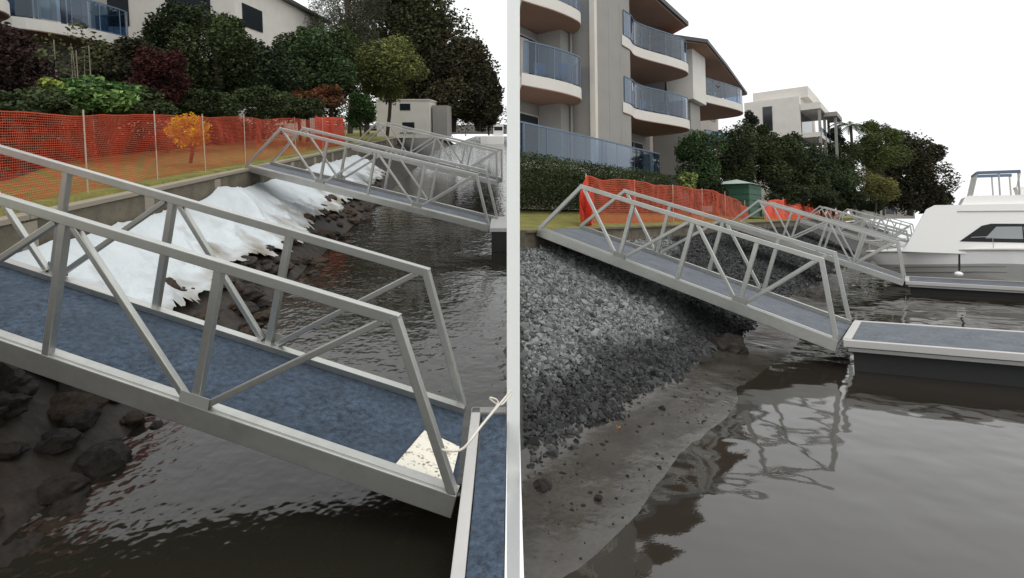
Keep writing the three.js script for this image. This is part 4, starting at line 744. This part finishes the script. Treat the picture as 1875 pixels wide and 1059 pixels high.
// white cabin cruiser
{
  const u0 = 21.75, n0 = -1.46, K = 1.035, t = thing('R', 'motor_cruiser', 'white flybridge motor cruiser moored bow-in beside the right pontoons', 'boat', bn(u0, n0 + 4, WR));
  const P = (s, b, y) => bn(u0 + b * K, n0 + s * K, y * K);     // s aft from the bow, b across, y up
  const Ls = 9.5, half = s => 1.55 * Math.pow(Math.min(1, (s + 0.02) / 3.6), 0.62), gun = s => -1.14 + 0.085 * Math.min(s, 3.2);
  const sec = (s) => { const h = half(s), r = Math.min(1, s / 1.2), g = gun(s); return [[0, WR - 0.35 + 0.55 * (1 - r)], [h * 0.55, WR - 0.1 + 0.4 * (1 - r)], [h * 0.86, WR + 0.25], [h * 0.975, g - 0.4], [h, g]]; };
  const hull = [], band = [];
  const ns = 26;
  const quad = (arr, a, b, c, d) => { for (const v of [a, b, c, b, d, c]) arr.push(v.x, v.y, v.z); };
  for (let i = 0; i < ns; i++) for (const sg of [-1, 1]) {
    const s0 = Ls * (i / ns) ** 1.5, s1 = Ls * ((i + 1) / ns) ** 1.5, A = sec(s0), C = sec(s1), rake = (s, y) => s - 0.9 * Math.max(0, 1 - s / 2) * 0 + 0.7 * Math.max(0, (gun(0) - y)) * Math.max(0, 1 - s / 3);
    for (let k = 0; k < 4; k++) { const pp = (s, q) => P(rake(s, q[1]), sg * q[0], q[1]); const arr = k >= 3 ? band : hull; quad(arr, pp(s0, A[k]), pp(s0, A[k + 1]), pp(s1, C[k]), pp(s1, C[k + 1])); }
  }
  const mk = pos => { const g = new THREE.BufferGeometry(); g.setAttribute('position', new THREE.Float32BufferAttribute(pos, 3)); g.computeVertexNormals(); return g; };
  mesh('hull', mk(hull), Object.assign(M.gelGrey.clone(), { side: THREE.DoubleSide }), t);
  mesh('topsides', mk(band), Object.assign(M.gel.clone(), { side: THREE.DoubleSide }), t);
  const rub = []; for (const sg of [-1, 1]) rub.push(tube([0.02, 0.3, 0.8, 1.5, 2.5, 3.6, 5.5, 9.4].map(s => P(s, sg * (half(s) + 0.01), gun(s) - 0.02)), 0.03, 40, 6)); mesh('rub_rail', rub, M.gelGrey, t);
  for (const dy of [0.47, 0.62]) { const st = []; for (const sg of [-1, 1]) st.push(tube([0.5, 1, 1.8, 2.8, 4, 6, 9.3].map(s => { const f = (dy - 0.4) / (gun(s) - 0.4 - WR - 0.25); return P(s + 0.7 * Math.max(0, gun(0) - gun(s) + dy) * Math.max(0, 1 - s / 3), sg * half(s) * (0.975 - 0.115 * f), gun(s) - dy); }), 0.022, 40, 5)); mesh('stripe', st, M.aluDull, t); }
  const dk = []; for (let i = 0; i < ns; i++) { const s0 = Ls * (i / ns) ** 1.5, s1 = Ls * ((i + 1) / ns) ** 1.5; const cam = s => 0.06 + 0.2 * Math.min(1, s / 2.4); const a = P(s0, -half(s0), gun(s0)), b = P(s0, half(s0), gun(s0)), am = P(s0, 0, gun(s0) + cam(s0) * half(s0) / 1.5), c = P(s1, -half(s1), gun(s1)), d = P(s1, half(s1), gun(s1)), cm = P(s1, 0, gun(s1) + cam(s1) * half(s1) / 1.5); quad(dk, a, am, c, cm); quad(dk, am, b, cm, d); }
  mesh('deck', mk(dk), Object.assign(M.gel.clone(), { side: THREE.DoubleSide }), t);
  // cabin: side profile (s, y) extruded across the beam, tumblehome by a bevel
  const prof = (pts, b0, b1, inset = 0.14) => { const pos = [], n = pts.length, Q = (i, b) => P(pts[i][0], b, pts[i][1]); const ymin = Math.min(...pts.map(p => p[1])), ymax = Math.max(...pts.map(p => p[1]));
    const bb = (i, b) => b * (1 - inset * (pts[i][1] - ymin) / (ymax - ymin) / Math.max(0.3, Math.abs(b)));
    for (let i = 0; i < n; i++) { const j = (i + 1) % n; quad(pos, Q(i, bb(i, b0)), Q(j, bb(j, b0)), Q(i, bb(i, b1)), Q(j, bb(j, b1))); }
    const sh = THREE.ShapeUtils.triangulateShape(pts.map(p => new THREE.Vector2(...p)), []);
    for (const f of sh) for (const b of [b0, b1]) for (const i of (b === b0 ? f : [...f].reverse())) { const v = Q(i, bb(i, b)); pos.push(v.x, v.y, v.z); }
    return mk(pos); };
  const gelD = Object.assign(M.gel.clone(), { side: THREE.DoubleSide });
  mesh('cabin', prof([[0.95, -1.05], [1.1, -0.86], [1.6, 0.18], [1.8, 0.3], [8.5, 0.36], [8.5, -1.1]], -1.22, 1.22, 0.16), gelD, t);
  // side windows
  for (const sg of [-1, 1]) {
    const w = sg * 1.235, shp = (pts, off, m, nm, par) => { const q = pts.map(([s, y]) => { const k = 1.22 * (1 - 0.16 * (y + 1.1) / 1.46 / 1.22) + off; return P(s, sg * k, y); }); const tri = THREE.ShapeUtils.triangulateShape(pts.map(p => new THREE.Vector2(...p)), []); const pos = []; for (const f of tri) for (const i of f) pos.push(q[i].x, q[i].y, q[i].z); return mesh(nm, mk(pos), Object.assign(m.clone(), { side: THREE.DoubleSide }), par); };
    const fr = shp([[2.3, -0.72], [2.8, -0.28], [3.0, -0.22], [6.8, -0.2], [6.8, -0.72]], 0.012, M.dark, 'window', t);
    shp([[2.85, -0.62], [3.1, -0.3], [3.62, -0.29], [3.62, -0.62]], 0.02, M.boatPane, 'pane', fr); shp([[3.7, -0.62], [3.7, -0.29], [6.6, -0.28], [6.6, -0.62]], 0.02, M.boatPane, 'pane', fr);
    const mull = []; for (const s of [3.66, 4.6]) mull.push(rhs(P(s, sg * 1.2, -0.63), P(s, sg * 1.175, -0.31), 0.025, 0.03, V(0.6, 0, -0.8))); mesh('mullion', mull, M.gel, fr);
    mesh('trim_line', rhs(P(2.3, sg * 1.1, 0.12), P(7.5, sg * 1.1, 0.14), 0.02, 0.03), M.gelGrey, t);
  }
  // flybridge
  mesh('flybridge', prof([[2.4, 0.3], [2.5, 0.52], [2.6, 0.56], [7.6, 0.56], [7.6, 0.3]], -0.95, 0.95, 0.05), gelD, t);
  for (const b of [-0.85, -0.3, 0.3, 0.85]) mesh('windscreen_post', cyl(P(2.65, b, 0.54), P(2.8, b * 1.02, 1.2), 0.025, 0.025, 6), M.gelGrey, t);
  mesh('windscreen_rail', rhs(P(2.8, -0.95, 1.2), P(2.8, 0.95, 1.2), 0.06, 0.06), M.rail, t);
  { const a = P(2.66, -0.83, 0.58), b = P(2.66, 0.83, 0.58), c = P(2.8, -0.86, 1.18), d = P(2.8, 0.86, 1.18), pos = []; quad(pos, a, b, c, d); mesh('windscreen', mk(pos), new THREE.MeshPhysicalMaterial({ color: lin(0.85, 0.92, 0.92), transmission: 1, thickness: 0, roughness: 0.1, side: THREE.DoubleSide }), t); }
  for (const b of [-1, 1]) mesh('rod_holder', cyl(P(3.75, b * 0.88, 0.5), P(3.9, 1.0 * b, 1.3), 0.03, 0.025, 6), M.gelGrey, t);
  for (const b of [-0.88, 0.88]) { mesh('side_rail', rhs(P(2.8, b, 1.2), P(3.7, b, 1.2), 0.06, 0.09), M.rail, t); for (const s of [3.25, 3.65]) mesh('side_post', cyl(P(s, b * 0.98, 0.55), P(s, b, 1.18), 0.022, 0.022, 6), M.gelGrey, t); }
  mesh('canvas_cover', prof([[4.3, 0.56], [4.5, 0.98], [6.5, 1.02], [6.6, 0.56]], -0.8, 0.8, 0.1), M.canvas, t);
  mesh('helm_seat', prof([[3.7, 0.56], [3.65, 0.8], [4.1, 0.8], [4.1, 0.56]], -0.4, 0.4, 0.02), gelD, t);
  for (const sg of [-1, 1]) { const rl = []; const pts = [0.1, 0.6, 1.2, 2, 3].map(s => P(s, sg * half(s) * 0.93, gun(s) + 0.32)); rl.push(tube(pts, 0.011, 24, 5)); for (const s of [0.1, 0.6, 1.2, 2, 3]) rl.push(cyl(P(s, sg * half(s) * 0.93, gun(s)), P(s, sg * half(s) * 0.93, gun(s) + 0.32), 0.009, 0.009, 5)); mesh('bow_rail', rl, M.alu, t); }
}
{ const p = at('R', 1757, 484, 15.0), t = thing('R', 'fender', 'white fender hanging on a dark line at the side of the white cruiser', 'fender', p.clone());
  mesh('line', cyl(at('R', 1757, 466, 15.0), at('R', 1757, 496, 15.0), 0.025, 0.025, 6), M.dark, t);
  const s = new THREE.SphereGeometry(0.085, 16, 12); s.scale(1.2, 0.8, 1.2); const c = at('R', 1756, 502, 15.0); s.translate(c.x, c.y, c.z); mesh('ball', s, M.gel, t); }

// ------------------------------------------------------------------ set each stretch at its tilt
for (const [o, side] of placed) { o.position.applyQuaternion(QT[side]).add(EYE); o.quaternion.premultiply(QT[side]); }

renderer.render(scene, camera);
